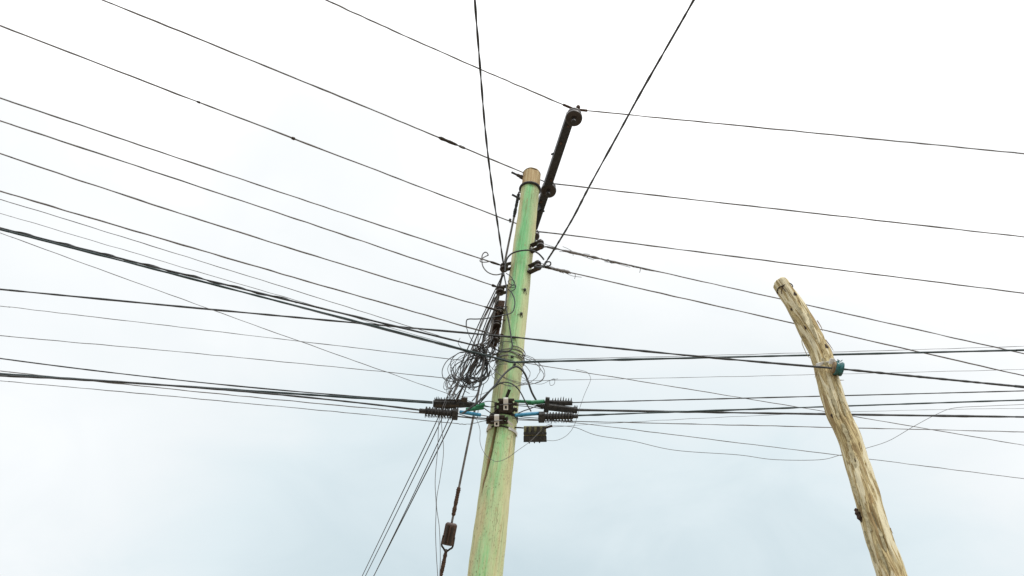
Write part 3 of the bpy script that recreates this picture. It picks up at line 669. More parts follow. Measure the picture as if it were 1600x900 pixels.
def mkwire(name, tr, w, mat, label, cat='wire', rpt=None, n=8, group=WG, wmul=None):
    rp_ = tr[0] if rpt is None else rpt
    r = pxr(rp_, w * (0.70 if w < 3.15 else 0.84)); rr_ = np.full(len(tr), r) if wmul is None else r * wmul
    if name in ('overhead_wire', 'thin_wire', 'black_cable'):
        tr = dense(tr, 3); rr_ = np.full(len(tr), r); k_ = len(tr)
        nz = np.convolve(rng.normal(0, 1, k_ + 8), np.hanning(11)[1:-1], 'valid') * .06; rr_ = r * (1 + np.clip(nz, -.3, .35))
        if name != 'black_cable': tr = tr + np.stack([np.convolve(rng.normal(0, .0004, k_ + 8), np.hanning(11)[1:-1], 'valid') for _ in range(3)], 1) * (np.minimum(np.arange(k_), 6) / 6)[:, None]
    q = MB(); q.tube(tr, rr_, n); o = q.build(name, mat, None, tr[0]); return tag(o, label, cat, group)
def sub(tr, p0, p1):                      # stretch of a wire between the points nearest to two pixels
    def idx(px):
        d = [np.linalg.norm(np.cross(norm(p - CAM), norm(ray(*px)))) if np.dot(p - CAM, FWD) > 0 else 9 for p in tr]; return int(np.argmin(d))
    a, b = sorted((idx(p0), idx(p1))); return tr[a:max(b, a + 1) + 1]
def dense(tr, k=6): return catmull(tr, k)
def splice(w, tr, p0, p1, width, mat, name='splice', seed=1, thr=0.35):
    s = sub(dense(tr, 8), p0, p1); rs = np.random.default_rng(seed); k = len(s)
    base_r = pxr(s[0], width); nz = rs.random(k + 20); nz = np.convolve(nz, np.hanning(9)[1:-1] / np.hanning(9).sum(), 'same')[10:10 + k]; nz = (nz - .5) * 3; prof = base_r * .85 * (1 + thr * nz); prof *= np.minimum(1, np.minimum(np.arange(k), np.arange(k)[::-1]) / max(1, k * .15) * .65 + .35)
    q = MB(); q.tube(s, prof, 7); return q.build(name, mat, w)

Ts1 = P(898, 171, 4.40) ; Ts2 = P(856, 286, 5.24); Ts3 = P(838, 361, 5.62)
def through(S, LP, RP, ls, rs, le=11, re=11):
    l = half([(0, 0)] + LP, S, ls, le); r = half([(0, 0)] + RP, S, rs, re); return np.vstack([l[::-1], r[1:]])
t = through(Ts1, [(824, 140), (680, 77), (510, 0)], [(1000, 182), (1300, 210), (1600, 240)], ('z', .05), ('z', .15))
w1 = mkwire('overhead_wire', t, 3.0, 'wire', 'bare wire over the outermost insulator of the black side arm, topmost wire', rpt=Ts1)
s = sub(dense(t), (880, 163), (918, 175)); q = MB(); q.tube(s, .012, 8); q.build('tie', 'rust', w1)
t = through(Ts2, [(818, 269), (762, 247), (685, 214.7), (506, 140), (420, 105.7), (160, 0)], [(1000, 303), (1300, 336), (1600, 370)], ('z', .12), ('z', .2))
w2 = mkwire('overhead_wire', t, 3.0, 'wire', 'bare wire passing behind the pole top, a lumpy dark splice on its left', rpt=Ts2)
splice(w2, t, (684, 214.5), (716, 228), 6.0, 'iron', seed=3); splice(w2, t, (716, 228), (727, 233), 4.2, 'thin', seed=4)
t = through(Ts3, [(804.5, 348.5), (656.7, 292.5), (457, 215), (310, 159), (170, 107.6), (0, 40)], [(960, 376), (1240, 413), (1600, 458)], ('z', .12), ('z', .2))
w3 = mkwire('overhead_wire', t, 2.9, 'wire', 'bare wire passing behind the green pole just below the side arm', rpt=Ts3)
splice(w3, t, (454, 214), (461, 217), 5, 'iron', 'knot', 5); splice(w3, t, (307, 158), (314, 161), 4, 'iron', 'knot', 6)
def lefty(name, pix, Y0, spec, w, mat, label, ext=11, cat='wire', deg=2, wob=0.0, tail=None):
    S = P(*pix[0], Y0); tr = half(pix, S, spec, ext, deg)
    if tail: tr = np.vstack([catmull([P(*p) for p in tail] + [tr[0], tr[1]], 8)[:-1], tr[1:]])
    if wob: tr = jit(tr, wob)
    return mkwire(name, tr, w, mat, label, cat, rpt=S), tr
pY = poleY
w4, t4 = lefty('overhead_wire', [(783, 414.5), (751.6, 404.5), (420, 294.6), (242, 234), (0, 153)], pY(415) - .04, ('z', .15), 2.7, 'wire', 'bare wire from the left ending at the uppermost left spool in a curled tail')
q = MB(); C = lambda pts: catmull([P(x, y, pY(y) - d) for x, y, d in pts], 8)
q.tube(C([(763, 399, .06), (761, 395, .06), (757, 394.5, .05), (753.5, 399, .05), (753, 408, .05), (755, 417, .06), (761, 424.5, .07), (769, 428.5, .07), (777, 429.3, .06), (786, 427, .05)]), pxr(P(760, 410, 5.1), 1.9), 7)
q.tube(C([(762.5, 399, .05), (758, 401, .05), (752.5, 404.5, .05), (750, 407, .06), (752, 409.3, .06), (760, 409.5, .05), (766, 408, .05)]), pxr(P(760, 410, 5.1), 1.6), 7); q.build('curled_tail', 'thin', w4)
splice(w4, t4, (764, 408), (783, 414), 4.2, 'iron', seed=8)
w5, t5 = lefty('overhead_wire', [(776, 448), (694, 420), (556, 372), (420, 329.7), (242, 268), (0, 189)], pY(448) - .05, ('z', .15), 2.8, 'wire', 'bare wire from the left ending at the round second spool on the pole')
splice(w5, t5, (768, 445), (777, 448), 4.6, 'iron', seed=9)
w6, t6 = lefty('overhead_wire', [(783, 486.5), (700, 466.7), (380, 364), (242, 319), (0, 240)], pY(486) - .10, ('z', .15), 3.0, 'wire', 'bare wire from the left wound onto the top spool of the rusty rack')
splice(w6, t6, (754, 482.5), (783, 487), 4.0, 'iron', seed=10, thr=.2)
w7, t7 = lefty('overhead_wire', [(766, 521), (680, 496.6), (420, 422), (140, 340), (0, 298.5)], pY(521) - .06, ('z', .15), 2.9, 'wire', 'bare wire from the left ending low on the rusty rack')
lefty('thin_wire', [(722, 536), (712, 531), (496, 466), (420, 443), (240, 382), (0, 311)], pY(540) - .10, ('z', .15), 1.5, 'thin', 'hair-thin grey wire slanting into the tangle, just below the lowest rack wire')
lefty('thin_wire', [(735, 548), (640, 517), (360, 441), (172, 385), (0, 333)], pY(540) - .05, ('z', .15), 1.1, 'thin', 'faint hair-thin wire just above the heavy twisted cable on the left')
# twisted pair of heavy cables, one of which goes on past the pole
S10 = P(752, 542, pY(542) - .16)
tA = half([(752, 542), (644, 514.5), (572, 500), (420, 460.5), (256, 421.5), (160, 397), (0, 356)], S10, ('z', -.7), 11)
o = mkwire('black_cable', tA, 3.6, 'cable', 'heavy black cable from the left edge ending at the top of the wire tangle', 'cable', rpt=S10)
S10b = P(800, 566, pY(566) - .16)
lB = half([(800, 566), (740, 551), (580, 508.5), (420, 467), (256, 424.5), (160, 399), (0, 358.5)], S10b, ('z', -.72), 11)
rB = half([(800, 566), (940, 564), (1113, 558.7), (1268, 554.7), (1440, 550), (1600, 547)], S10b, ('Y', 5.35), 11)
o = mkwire('black_cable', np.vstack([lB[::-1], rB[1:]]), 4.0, 'teal_cable', 'heavy cable bending across the front of the green pole just below the rack', 'cable', rpt=S10b)
# lashing where both heavy cables run twisted together
def twin(tr1, tr2, p0, p1, w, label, turns):
    a = dense(sub(tr1, p0, p1), 4); k = len(a); b = a.copy(); T = np.gradient(a, axis=0); out_ = []
    for i in range(k):
        tt = norm(T[i]); u = norm(np.cross(tt, [0, 0, 1.0])); v = np.cross(u, tt); an = turns * 2 * math.pi * i / k
        out_.append(a[i] + (u * math.cos(an) + v * math.sin(an)) * pxr(a[i], w) * 1.1)
    return np.array(out_)
tt = twin(tA, lB, (0, 356), (470, 472), 3.6, '', 7)
mkwire('black_cable', tt, 2.2, 'cable', 'thinner black cable wound round the heavy twisted cable at the left edge', 'cable', rpt=tt[len(tt) // 2])
lefty('black_cable', [(741, 552.5), (640, 526), (590, 513), (470, 481)], pY(550) - .14, ('z', .10), 1.7, 'cable', 'slim dark wire clinging under the heavy cable left of the tangle', ext=.1)
# cable from the left edge over both poles
S11 = onpole(806, 528.3, .012); E11 = P(1308, 575.8, RY - .115)
l = half([(806, 528), (766, 524.5), (680, 517), (420, 492), (200, 470), (0, 452)], S11, ('z', .1), 11)
m1, _ = plane_track([(860, 534.7), (940, 542), (1113, 558), (1240, 570)], S11.copy(), E11.copy(), 2)
r = half([(1308, 576), (1317.7, 577), (1440, 589), (1600, 604.7)], E11, ('z', .06), 11)
mkwire('black_cable', np.vstack([l[::-1], m1[1:], r[1:]]), 3.4, 'cable', 'black cable crossing both poles and held by the teal ring on the rough pole', 'cable', rpt=S11)
lefty('thin_wire', [(724, 563.5), (420, 528), (200, 501), (0, 478)], pY(563) - .05, ('z', .1), 1.4, 'thin', 'thin wire from the left reaching the upper side of the coil')
lefty('thin_wire', [(726, 594), (692, 591), (420, 564), (200, 541), (0, 524.5)], pY(594) - .05, ('z', .1), 1.5, 'thin', 'thin wire from the left reaching the lower half of the coil')
lefty('thin_wire', [(742, 630), (700, 616), (600, 582), (420, 515), (332, 484), (140, 414), (0, 364)], pY(628) - .02, ('z', .2), 1.3, 'thin', 'thin wire slanting steeply from the left edge down to the coil')
S15 = P(676, 629, pY(629) - .06)
lefty('black_cable', [(676, 627.6), (560, 620), (420, 609.5), (200, 583), (0, 560)], pY(629) - .02, ('Y', 5.0), 2.8, 'cable', 'upper black cable of the fan that narrows into the left clamps', cat='cable')
lefty('black_cable', [(676, 629.6), (560, 621), (420, 612), (200, 599), (0, 584)], pY(629) - .06, ('Y', 4.9), 3.8, 'teal_cable', 'thick teal-black cable gripped by the upper left clamp', cat='cable')
lefty('black_cable', [(655, 640.5), (560, 629), (420, 613.5), (200, 600), (0, 587)], pY(641) - .08, ('Y', 4.8), 3.6, 'cable', 'thick black cable gripped by the lower left clamp', cat='cable')
lefty('thin_wire', [(768, 655), (676, 648.5), (420, 623), (240, 604), (72, 588), (0, 579.5)], pY(650) - .05, ('Y', 5.0), 1.9, 'wire', 'slim wire passing just under the lower left clamp to the lower bracket')
lefty('thin_wire', [(726, 663), (712, 663), (640, 655), (420, 634), (200, 612), (0, 595)], pY(660) - .06, ('Y', 5.0), 1.5, 'thin', 'lowest thin wire from the left edge, its end curving up to the bracket', tail=[(764, 657, pY(657) - .1), (752, 658.5, pY(658) - .09), (740, 661.5, pY(660) - .07)])
# right-hand wires
wr4, tr4 = lefty('overhead_wire', [(849, 384.5), (865, 388), (935, 404.5), (997, 417), (1220, 467), (1440, 517), (1600, 552.6)], pY(384) - .10, ('z', .45), 2.6, 'wire', 'bare wire with a long frayed end tied to the upper right spool')
splice(wr4, tr4, (852, 385), (872, 390), 4.0, 'thin', 'wrapped_tie', 11, .3); splice(wr4, tr4, (873, 390), (940, 406), 4.4, 'wire', 'wrapped_tie', 12, .5); splice(wr4, tr4, (940, 406), (997, 417), 3.2, 'wire', 'wrapped_tie', 13, .4)
wr5, tr5 = lefty('overhead_wire', [(845, 415.5), (855, 417.5), (895, 426), (967, 442.5), (1240, 505.5), (1430, 549), (1600, 587)], pY(416) - .10, ('z', .4), 2.7, 'wire', 'bare wire with a short frayed wrap tied to the lower right spool')
splice(wr5, tr5, (850, 416), (862, 419), 5.0, 'iron', 'wrapped_tie', 14, .4); splice(wr5, tr5, (866, 419), (893, 426), 5.0, 'wire', 'wrapped_tie', 15, .5)
rs = np.random.default_rng(5)
for wo, tr_, a, b, k in ((wr4, tr4, (862, 387), (1000, 418), 26), (wr5, tr5, (850, 417), (898, 427), 14)):
    s = sub(dense(tr_, 10), a, b); q = MB()
    for i in range(k):
        p = s[rs.integers(2, len(s) - 3)]; T = norm(s[-1] - s[0]); d = T * rs.uniform(-.22, .22) + UP * rs.normal(0, .014)
        q.tube(catmull([p, p + d * .5 + UP * rs.normal(0, .008), p + d], 5), pxr(p, .8), 5)
    p = s[-1]; q.tube(catmull([p, p + RIGHT * .003 - UP * .02, p - RIGHT * .004 - UP * .045], 4), pxr(p, .9), 5)
    q.build('frayed_strands', 'thin', wo)['kind'] = 'stuff'
lefty('thin_wire', [(822, 562), (940, 560), (1113, 554), (1268, 551.5), (1440, 546.5), (1600, 541)], pY(562) - .02, ('Y', 5.6), 1.3, 'thin', 'pale thin wire riding just above the heavy cable right of the green pole')
lefty('thin_wire', [(812, 566), (860, 570.5), (929, 584), (991, 592.5), (1159, 622), (1280, 643), (1332, 650.5), (1600, 696)], pY(566) - .11, ('Y', 5.55), 1.6, 'wire', 'thin dark wire slanting down to the right across the heavy black cables')
lefty('thin_wire', [(816, 595), (940, 593), (1100, 589.5), (1280, 585), (1440, 581), (1600, 577)], pY(595) - .10, ('Y', 5.4), 1.0, 'thin', 'faint level thin wire just below the cable held by the teal ring')
lefty('black_cable', [(892, 629), (1000, 626.5), (1280, 619), (1440, 615), (1600, 610.7)], pY(629) - .06, ('Y', 5.4), 2.8, 'cable', 'upper black cable leaving the comb-like right clamp', cat='cable')
lefty('black_cable', [(900, 640.5), (1073, 643.8), (1280, 647), (1440, 649), (1600, 651.5)], pY(640) - .07, ('Y', 5.4), 4.0, 'cable', 'thickest black cable leaving the tapered right clamp and sinking slightly rightwards', cat='cable')
lefty('black_cable', [(900, 649.3), (1073, 644.5), (1280, 635), (1440, 630), (1600, 625)], pY(649) - .10, ('Y', 5.3), 3.2, 'teal_cable', 'black cable leaving the ribbed lower right clamp and rising rightwards', cat='cable')
lefty('thin_wire', [(806, 656), (897, 658.7), (1000, 661), (1280, 667), (1440, 671), (1600, 675)], pY(657) - .06, ('Y', 5.5), 1.9, 'wire', 'slim straight wire right of the pole just below the three black cables')
lefty('thin_wire', [(854, 655), (924, 662.7), (1100, 685), (1280, 707.5), (1358, 717.6), (1600, 748)], pY(655) - .04, ('Y', 5.7), 1.5, 'wire', 'lowest slanting wire on the right, passing behind the rough pole')
lefty('thin_wire', [(850, 668), (950, 661), (1087, 656), (1207, 649), (1280, 644), (1449, 639.5), (1600, 638)], pY(668) - .06, ('Y', 5.6), .9, 'thin', 'faint thin wire rising from the terminal block to the right')
wav = [(846, 668, 5.2), (862, 665.5, 5.2), (897, 667.5, 5.22), (932, 680, 5.24), (988, 689, 5.26), (1055, 703.5, 5.28), (1153, 710.7, 5.3), (1209, 718, 5.32), (1280, 718.4, 5.34), (1313, 711, 5.35), (1351, 701, 5.36), (1389, 688.5, 5.38), (1427, 666.6, 5.4), (1464, 647, 5.42), (1491, 637.5, 5.45), (1540, 634.5, 5.5), (1600, 632, 5.55), (1750, 626, 5.7)]
mkwire('loose_wire', catmull([P(x, y, Y) for x, y, Y in wav], 9), 1.25, 'thin', 'slack wavy thin wire on the right, dipping and then rising past the rough pole', rpt=P(1000, 690, 5.25))
# overhead cables coming towards the viewer
def hpath(pix, z0, z1, ext, nn=12):
    k = len(pix); d = [0]
    for i in range(1, k): d.append(d[-1] + math.dist(pix[i], pix[i - 1]))
    pts = [PH(x, y, z0 + (z1 - z0) * d[i] / d[-1]) for i, (x, y) in enumerate(pix)]
    sm = np.array(pts); tr = catmull(sm, nn); return tr
O1 = [(786.5, 412), (778, 353), (770, 300), (763, 246.7), (757, 190), (752.5, 135), (747, 65), (742, 0), (735, -120), (728, -260)]
z0 = P(786.5, 412, pY(412) - .06)[2]; tr = dense(hpath(O1, z0, z0 - .05, 0), 3); tr = extend(tr, 9, 40)
k = len(tr); T = np.gradient(tr, axis=0); seglen = np.concatenate([[0], np.cumsum(np.linalg.norm(np.diff(tr, axis=0), axis=1))])
th = thing('twisted_cable', tr[0], 'twisted black pair running overhead from the uppermost left spool to the top edge', 'cable', WG)
for ph in (0, math.pi):
    pts = []
    for i in range(k):
        tg = norm(T[i]); u = norm(np.cross(tg, RIGHT)); v = np.cross(u, tg); an = seglen[i] * 2 * math.pi / .42 + ph
        pts.append(tr[i] + (u * math.cos(an) + v * math.sin(an)) * pxr(tr[0], 1.3) * 1.05)
    q = MB(); q.tube(pts, pxr(tr[0], 1.8), 7); q.build('conductor', 'cable', th)
O2 = [(853.5, 409), (870, 383), (895.6, 340), (921, 291), (965, 211), (1000, 147), (1040, 77), (1084, 0), (1145, -110), (1220, -240)]
z0 = P(853.5, 409, pY(409) - .12)[2]; tr = extend(hpath(O2, z0, z0 - .08, 0), 9)
O2c = mkwire('black_cable', tr, 3.5, 'cable', 'stout black cable running overhead from the lower right spool to the top edge', 'cable', rpt=tr[0])

kn = MB(); kn.tube(C([(853.5, 409, .12), (850, 414, .13), (846, 417, .14), (841, 418, .15), (836, 416, .14)]), pxr(tr[0], 3.6), 8); kn.tube(C([(851, 412, .13), (856, 409, .14), (860, 410, .14), (860, 414, .13), (856, 416, .13), (851, 416, .13), (848, 418, .13)]), pxr(tr[0], 2.2), 7); kn.build('knot', 'cable', O2c)
# guy wire with strain insulator, anchored behind the pole
G0 = P(811, 300, pY(300) + .07); G1 = P(689, 900, 6.75)
gd = (G1 - G0) / (G0[2] - G1[2]); anchor = G0 + gd * G0[2]
gy = thing('guy_wire', anchor, 'rusty guy wire with a brown strain insulator, slanting down left of the green pole', 'guy wire')
def gpt(px_y):                     # point of the guy at a picture height
    lo, hi = 0.0, 1.0
    for _ in range(50):
        mid = (lo + hi) / 2; p = G0 + (G1 - G0) * mid; yy = 450 - np.dot(p - CAM, UP) / depth(p) * F
        if yy < px_y: lo = mid
        else: hi = mid
    return G0 + (G1 - G0) * lo
q = MB(); q.tube([G0, gpt(500), gpt(826)], pxr(gpt(760), 3.6), 8); q.build('upper_strand', 'wire', gy)
gdir = norm(G1 - G0); gs = norm(np.cross(gdir, FWD)); 
if np.dot(gs, RIGHT) < 0: gs = -gs
def wrap(ya, yb, w, seed, mat='rust'):
    a, b = gpt(ya), gpt(yb); n = 40; rs = np.random.default_rng(seed); pts = [a + (b - a) * i / n for i in range(n + 1)]
    r = pxr(a, w) * (1 + .07 * np.sin(np.arange(n + 1) * 1.9) + .10 * np.convolve(rs.normal(0, 1, n + 5), np.ones(5) / 2.2, 'valid')); r[0] *= .6; r[-1] *= .6
    q = MB(); q.tube(pts, r, 8); return q.build('grip_wrap', mat, gy)
wrap(303, 340, 5.0, 1, 'black_steel'); wrap(761, 806, 6.2, 2)
i0, i1 = gpt(817), gpt(852); rI = pxr(i0, 21.5)
q = MB(); q.lathe(i0, i1, [(0, rI * .7), (.05, rI * .92), (.10, rI * 1.0), (.5, rI * 1.0), (.90, rI * 1.0), (.96, rI * .9), (1, rI * .65)], 6, 1.0, gs)
st = q.build('strain_insulator', 'brown_ceramic', gy)
q = MB()
for sg, w_ in ((-.42, .16), (.30, .2)):
    a = i0 + (i1 - i0) * (.10 if sg > 0 else .05) + gs * rI * sg - FWD * rI * .90; b = i0 + (i1 - i0) * .86 + gs * rI * sg - FWD * rI * .90
    q.beam(a, b, gs, rI * w_, rI * .16, bev=.5)
q.build('groove_shade', 'ceramic', st)  # raised dark strips, their colour standing in for shade inside recessed slots
tipb = gpt(863)
for sg in (-1, 1):
    q = MB(); q.tube(catmull([i0 + (i1 - i0) * .55 + gs * rI * .8 * sg - FWD * rI * .55, i1 + gs * rI * .80 * sg - FWD * rI * .2, (i1 + tipb) / 2 + gs * rI * .45 * sg, tipb], 6), pxr(i1, 3.0), 7); q.build('eye_wire', 'iron', gy)
wrap(861, 905, 6.0, 3)
q = MB(); q.tube([gpt(858), G1, G1 + (anchor - G1) * .5, anchor], pxr(G1, 3.4), 8); q.build('lower_strand', 'wire', gy)
q = MB(); q.lathe(anchor + [0, 0, -.3], anchor + np.array([0, 0, .25]), [(0, .03), (.9, .02), (1, .01)], 8); q.build('anchor_rod', 'rust', gy)

# service drops running back and down to the left
def drop(pix, Ys, w, mat, label, ext=9, cat='wire'):
    d = [0]
    for i in range(1, len(pix)): d.append(d[-1] + math.dist(pix[i], pix[i - 1]))
    # distance grows along the wire so that it falls only gently
    k = len(pix); pts = []
    for i, (x, y) in enumerate(pix):
        t_ = d[i] / d[-1]; Y = 1 / ((1 - t_) / Ys[0] + t_ / Ys[1]); pts.append(P(x, y, Y))
    tr = catmull(pts, 12); t = tr[-1] - tr[-3]; t /= np.linalg.norm(t)
    tr = np.vstack([tr, [tr[-1] + t * a for a in np.linspace(0, ext, 8)[1:]]])
    return mkwire('service_wire', tr, w, mat, label, cat, rpt=tr[len(tr) // 3])
drop([(786, 428), (752, 498), (716, 578), (684.5, 653), (626, 775), (566, 900)], (5.05, 10.5), 2.4, 'cable', 'leftmost of the four dark service wires dropping to the lower left')
drop([(787, 429), (757, 497), (724, 575), (691, 653), (632, 776), (571, 900)], (5.05, 10.5), 2.4, 'cable', 'second from left of the four service wires dropping to the lower left')
drop([(776, 462), (760, 502), (733, 575), (702, 653), (645, 775), (585, 898)], (5.06, 10.2), 2.4, 'cable', 'third from left of the four service wires dropping to the lower left')
drop([(778, 470), (764, 505), (739, 575), (708.5, 653), (649, 772), (584, 900)], (5.08, 10.3), 3.0, 'cable', 'rightmost and thickest of the four service wires dropping to the lower left')
def pathw(name, pts, w, mat, label, cat='wire', n=9, group='loose ends and jumpers on the green pole'):
    tr = catmull([P(x, y, pY(y) - d) for x, y, d in pts], n); return mkwire(name, tr, w, mat, label, cat, rpt=tr[0], group=group)
pathw('hanging_wire', [(705, 606, .08), (694, 630, .1), (686, 657, .1), (684, 700, .1), (680, 750, .1), (681.5, 790, .1), (680.5, 830, .1), (682, 870, .1), (684, 900, .1), (690, 1000, .1)], 1.4, 'thin', 'left one of two thin wires dangling left of the guy wire')
pathw('hanging_wire', [(708, 606, .06), (696, 632, .08), (690, 657, .09), (693, 705, .09), (688, 745, .09), (682, 785, .09), (686.5, 825, .09), (688, 870, .09), (687, 900, .09), (684, 1000, .09)], 1.3, 'thin', 'right one of two thin wires dangling left of the guy wire')

# ------------------------------------------------------------------ tension clamps, sleeves, terminal block
CG = 'tension clamps at mid height'
def frame(a, b):
    d = norm(b - a); u = norm(np.cross(np.cross(d, UP), d)); return d, u, np.cross(d, u)
def ribbed(pa, pb, w, nr, label, collar_at_end, tail):
    a, b = P(*pa), P(*pb); s = depth(a) / F; th = thing('tension_clamp', a, label, 'clamp', CG); d, u, v = frame(a, b); Ln = np.linalg.norm(b - a)
    q = MB(); prof = [(0, w * .26 * s)]
    for i in range(nr):
        t0 = (i + .1) / nr; t1 = (i + .55) / nr
        prof += [(t0, w * .33 * s), (t0 + .012, w * .5 * s), (t1, w * .5 * s), (t1 + .012, w * .33 * s)]
    prof += [(1, w * .34 * s)]; q.lathe(a, b, prof, 14); q.build('body', 'plastic', th)
    q = MB()
    for i in range(nr * 2):
        p = a + d * Ln * (i + .5) / (nr * 2) - u * w * .42 * s
        q.lathe(p, p - u * random.uniform(3.5, 6.5) * s * .8, [(0, .9 * s), (.6, .7 * s), (1, .25 * s)], 6)
    q.build('teeth', 'plastic', th)['kind'] = 'stuff'
    c0, c1 = (b - d * 1 * s, b + d * 7.5 * s) if collar_at_end else (a - d * 7.5 * s, a + d * 1 * s)
    q = MB(); q.beam(c0 - u * .8 * s, c1 - u * .8 * s, u, w * .58 * s, w * .5 * s, bev=.35); q.build('collar', 'plastic', th)
    t0, t1 = (a - d * tail * s, a) if collar_at_end else (b, b + d * tail * s)
    q = MB(); q.lathe(t0, t1, [(0, w * .2 * s), (.1, w * .24 * s), (.9, w * .24 * s), (1, w * .24 * s)], 10); q.build('boot', 'plastic', th)
    return th
def sleeve(th, pa, pb, w, mat):
    a, b = P(*pa), P(*pb); s = depth(a) / F; r = w * .5 * s
    q = MB(); q.lathe(a, b, [(0, r * .75), (.02, r), (.5, r * 1.04), (.98, r), (1, r * .6)], 12); return q.build('sleeve', mat, th)
def bail(th, pts, w=1.2):
    q = MB()
    for l in pts: q.tube(catmull([P(*p) for p in l], 6), pxr(P(*l[0]), w), 6)
    return q.build('bail_wire', 'iron', th)
y_ = pY(645)
lb = ribbed((664, 642.2, y_ - .10), (708, 646.2, y_ - .10), 14.5, 9, 'ribbed black clamp with a blue sleeve, lower left of the pole brackets', True, 9)
sleeve(lb, (718, 643.5, y_ - .11), (751.5, 648.6, y_ - .13), 5.4, 'blue')
bail(lb, [[(714, 646, y_ - .1), (735, 651.5, y_ - .12), (769, 654, y_ - .13)], [(714, 651, y_ - .1), (740, 654, y_ - .1), (766, 657, y_ - .12)], [(751, 648.6, y_ - .13), (760, 650, y_ - .13), (768, 652, y_ - .13)]])
rb_ = ribbed((849, 651, y_ - .10), (895, 650.5, y_ - .10), 14.0, 10, 'ribbed black clamp with a blue sleeve, lower right of the pole brackets', False, 8)
sleeve(rb_, (804.5, 648.8, y_ - .14), (843, 645.8, y_ - .11), 5.6, 'blue')
bail(rb_, [[(843, 656, y_ - .1), (826, 655, y_ - .1), (800, 653, y_ - .12)], [(843, 653.5, y_ - .1), (822, 652, y_ - .12), (799, 650, y_ - .13)]])
def combteeth(q, a, b, u, n, lo, hi, s, w=1.0):
    for i in range(n):
        p = a + (b - a) * (i + .5) / n; q.lathe(p, p + u * random.uniform(lo, hi) * s, [(0, w * s), (.5, .75 * w * s), (1, .3 * s)], 6)
# upper left clamp: tapered weathered body with comb rows above and below
a, b = P(677, 630.5, y_ - .06), P(747, 632.5, y_ - .06); s = depth(a) / F; d, u, v = frame(a, b)
la = thing('tension_clamp', a, 'long brownish clamp with comb teeth and green sleeves, upper left of the pole brackets', 'clamp', CG)
q = MB(); q.beam(a, a + (b - a) * .62, u, 5.2 * s, 5 * s, 5.0 * s, 5 * s, bev=.3); q.beam(a + (b - a) * .62, b, u, 5.0 * s, 5 * s, 2.6 * s, 3 * s, bev=.3); q.build('body', 'plastic', la); q = MB(); q.beam(a + d * 3 * s - u * 2.6 * s - v * 5.4 * s, a + d * 40 * s - u * 1.6 * s - v * 5.4 * s, u, 1.5 * s, .8 * s); q.beam(a + d * 3 * s - u * 2.6 * s + v * 5.4 * s, a + d * 40 * s - u * 1.6 * s + v * 5.4 * s, u, 1.5 * s, .8 * s); q.build('seam_strip', 'brown_plastic', la)
q = MB(); q.beam(a + d * 2 * s + u * 5.4 * s, a + d * 46 * s + u * 6.2 * s, u, 1.4 * s, 3 * s); q.beam(a + d * 2 * s - u * 5.6 * s, a + d * 36 * s - u * 5.2 * s, u, 1.2 * s, 3 * s)
combteeth(q, a + d * 1 * s + u * 6 * s, a + d * 44 * s + u * 6 * s, u, 17, 2, 5.5, s); combteeth(q, a + d * 1 * s - u * 6 * s, a + d * 40 * s - u * 6 * s, -u, 12, 3, 6, s, 1.2); q.build('teeth', 'plastic', la)['kind'] = 'stuff'
q = MB(); q.beam(a + d * 44 * s + u * 7 * s, a + d * 53 * s + u * 6.5 * s, u, 4.2 * s, 4 * s, bev=.3); q.build('latch', 'tan' if False else 'brown_plastic', la)
sleeve(la, (728, 640.3, y_ - .10), (756, 636.6, y_ - .12), 6.2, 'green'); sleeve(la, (744, 635.5, y_ - .12), (757.5, 631.5, y_ - .14), 5.4, 'green')
bail(la, [[(748, 631.5, y_ - .06), (762, 627, y_ - .1), (776, 629, y_ - .14)], [(747, 634, y_ - .06), (762, 635.5, y_ - .1), (777, 636, y_ - .14)], [(757, 633.5, y_ - .12), (768, 636, y_ - .13), (776, 634, y_ - .14)]])
# upper right clamp: comb block above a tapered bar, joined by a collar
a, b = P(838, 633.5, y_ - .08), P(902, 641.5, y_ - .08); s = depth(a) / F; d, u, v = frame(a, b)
rc = thing('tension_clamp', a, 'black clamp with upright comb teeth and green sleeves, upper right of the pole brackets', 'clamp', CG)
q = MB(); q.beam(a, a + (b - a) * .3, u, 1.4 * s, 3 * s, 5.2 * s, 5 * s, bev=.3); q.beam(a + (b - a) * .3, b, u, 5.2 * s, 5 * s, 4.4 * s, 4 * s, bev=.3); q.build('body', 'plastic', rc)
a2, b2 = P(856, 629.5, y_ - .07), P(894, 629.8, y_ - .07)
q = MB(); q.beam(a2, b2, u, 4.2 * s, 4 * s, 3.4 * s, 4 * s, bev=.3); q.build('comb_block', 'plastic', rc)
q = MB(); combteeth(q, a2 + u * 3 * s + d * 5 * s, b2 + u * 3 * s, u, 8, 5, 7.5, s, 1.1); combteeth(q, a + (b - a) * .72 - u * 4 * s, b - u * 4 * s, -u, 5, 2, 3.5, s, 1.1); combteeth(q, a + (b - a) * .9 + u * 3 * s, b + u * 3 * s, u, 3, 4, 6, s, 1.1); q.build('teeth', 'plastic', rc)['kind'] = 'stuff'
c = P(854.5, 632.5, y_ - .09); q = MB(); q.beam(c - u * 11.5 * s, c + u * 11.5 * s, d, 3.9 * s, 6 * s, 3.2 * s, 6 * s, bev=.3); q.build('collar', 'plastic', rc)
sleeve(rc, (804, 627, y_ - .15), (830, 627.6, y_ - .13), 4.8, 'green'); sleeve(rc, (824, 629.5, y_ - .12), (851, 627.3, y_ - .10), 6.4, 'green')
bail(rc, [[(848, 639, y_ - .08), (828, 635.5, y_ - .1), (804, 633.5, y_ - .13)], [(843, 634, y_ - .08), (826, 632, y_ - .1), (804, 631.5, y_ - .13)]])
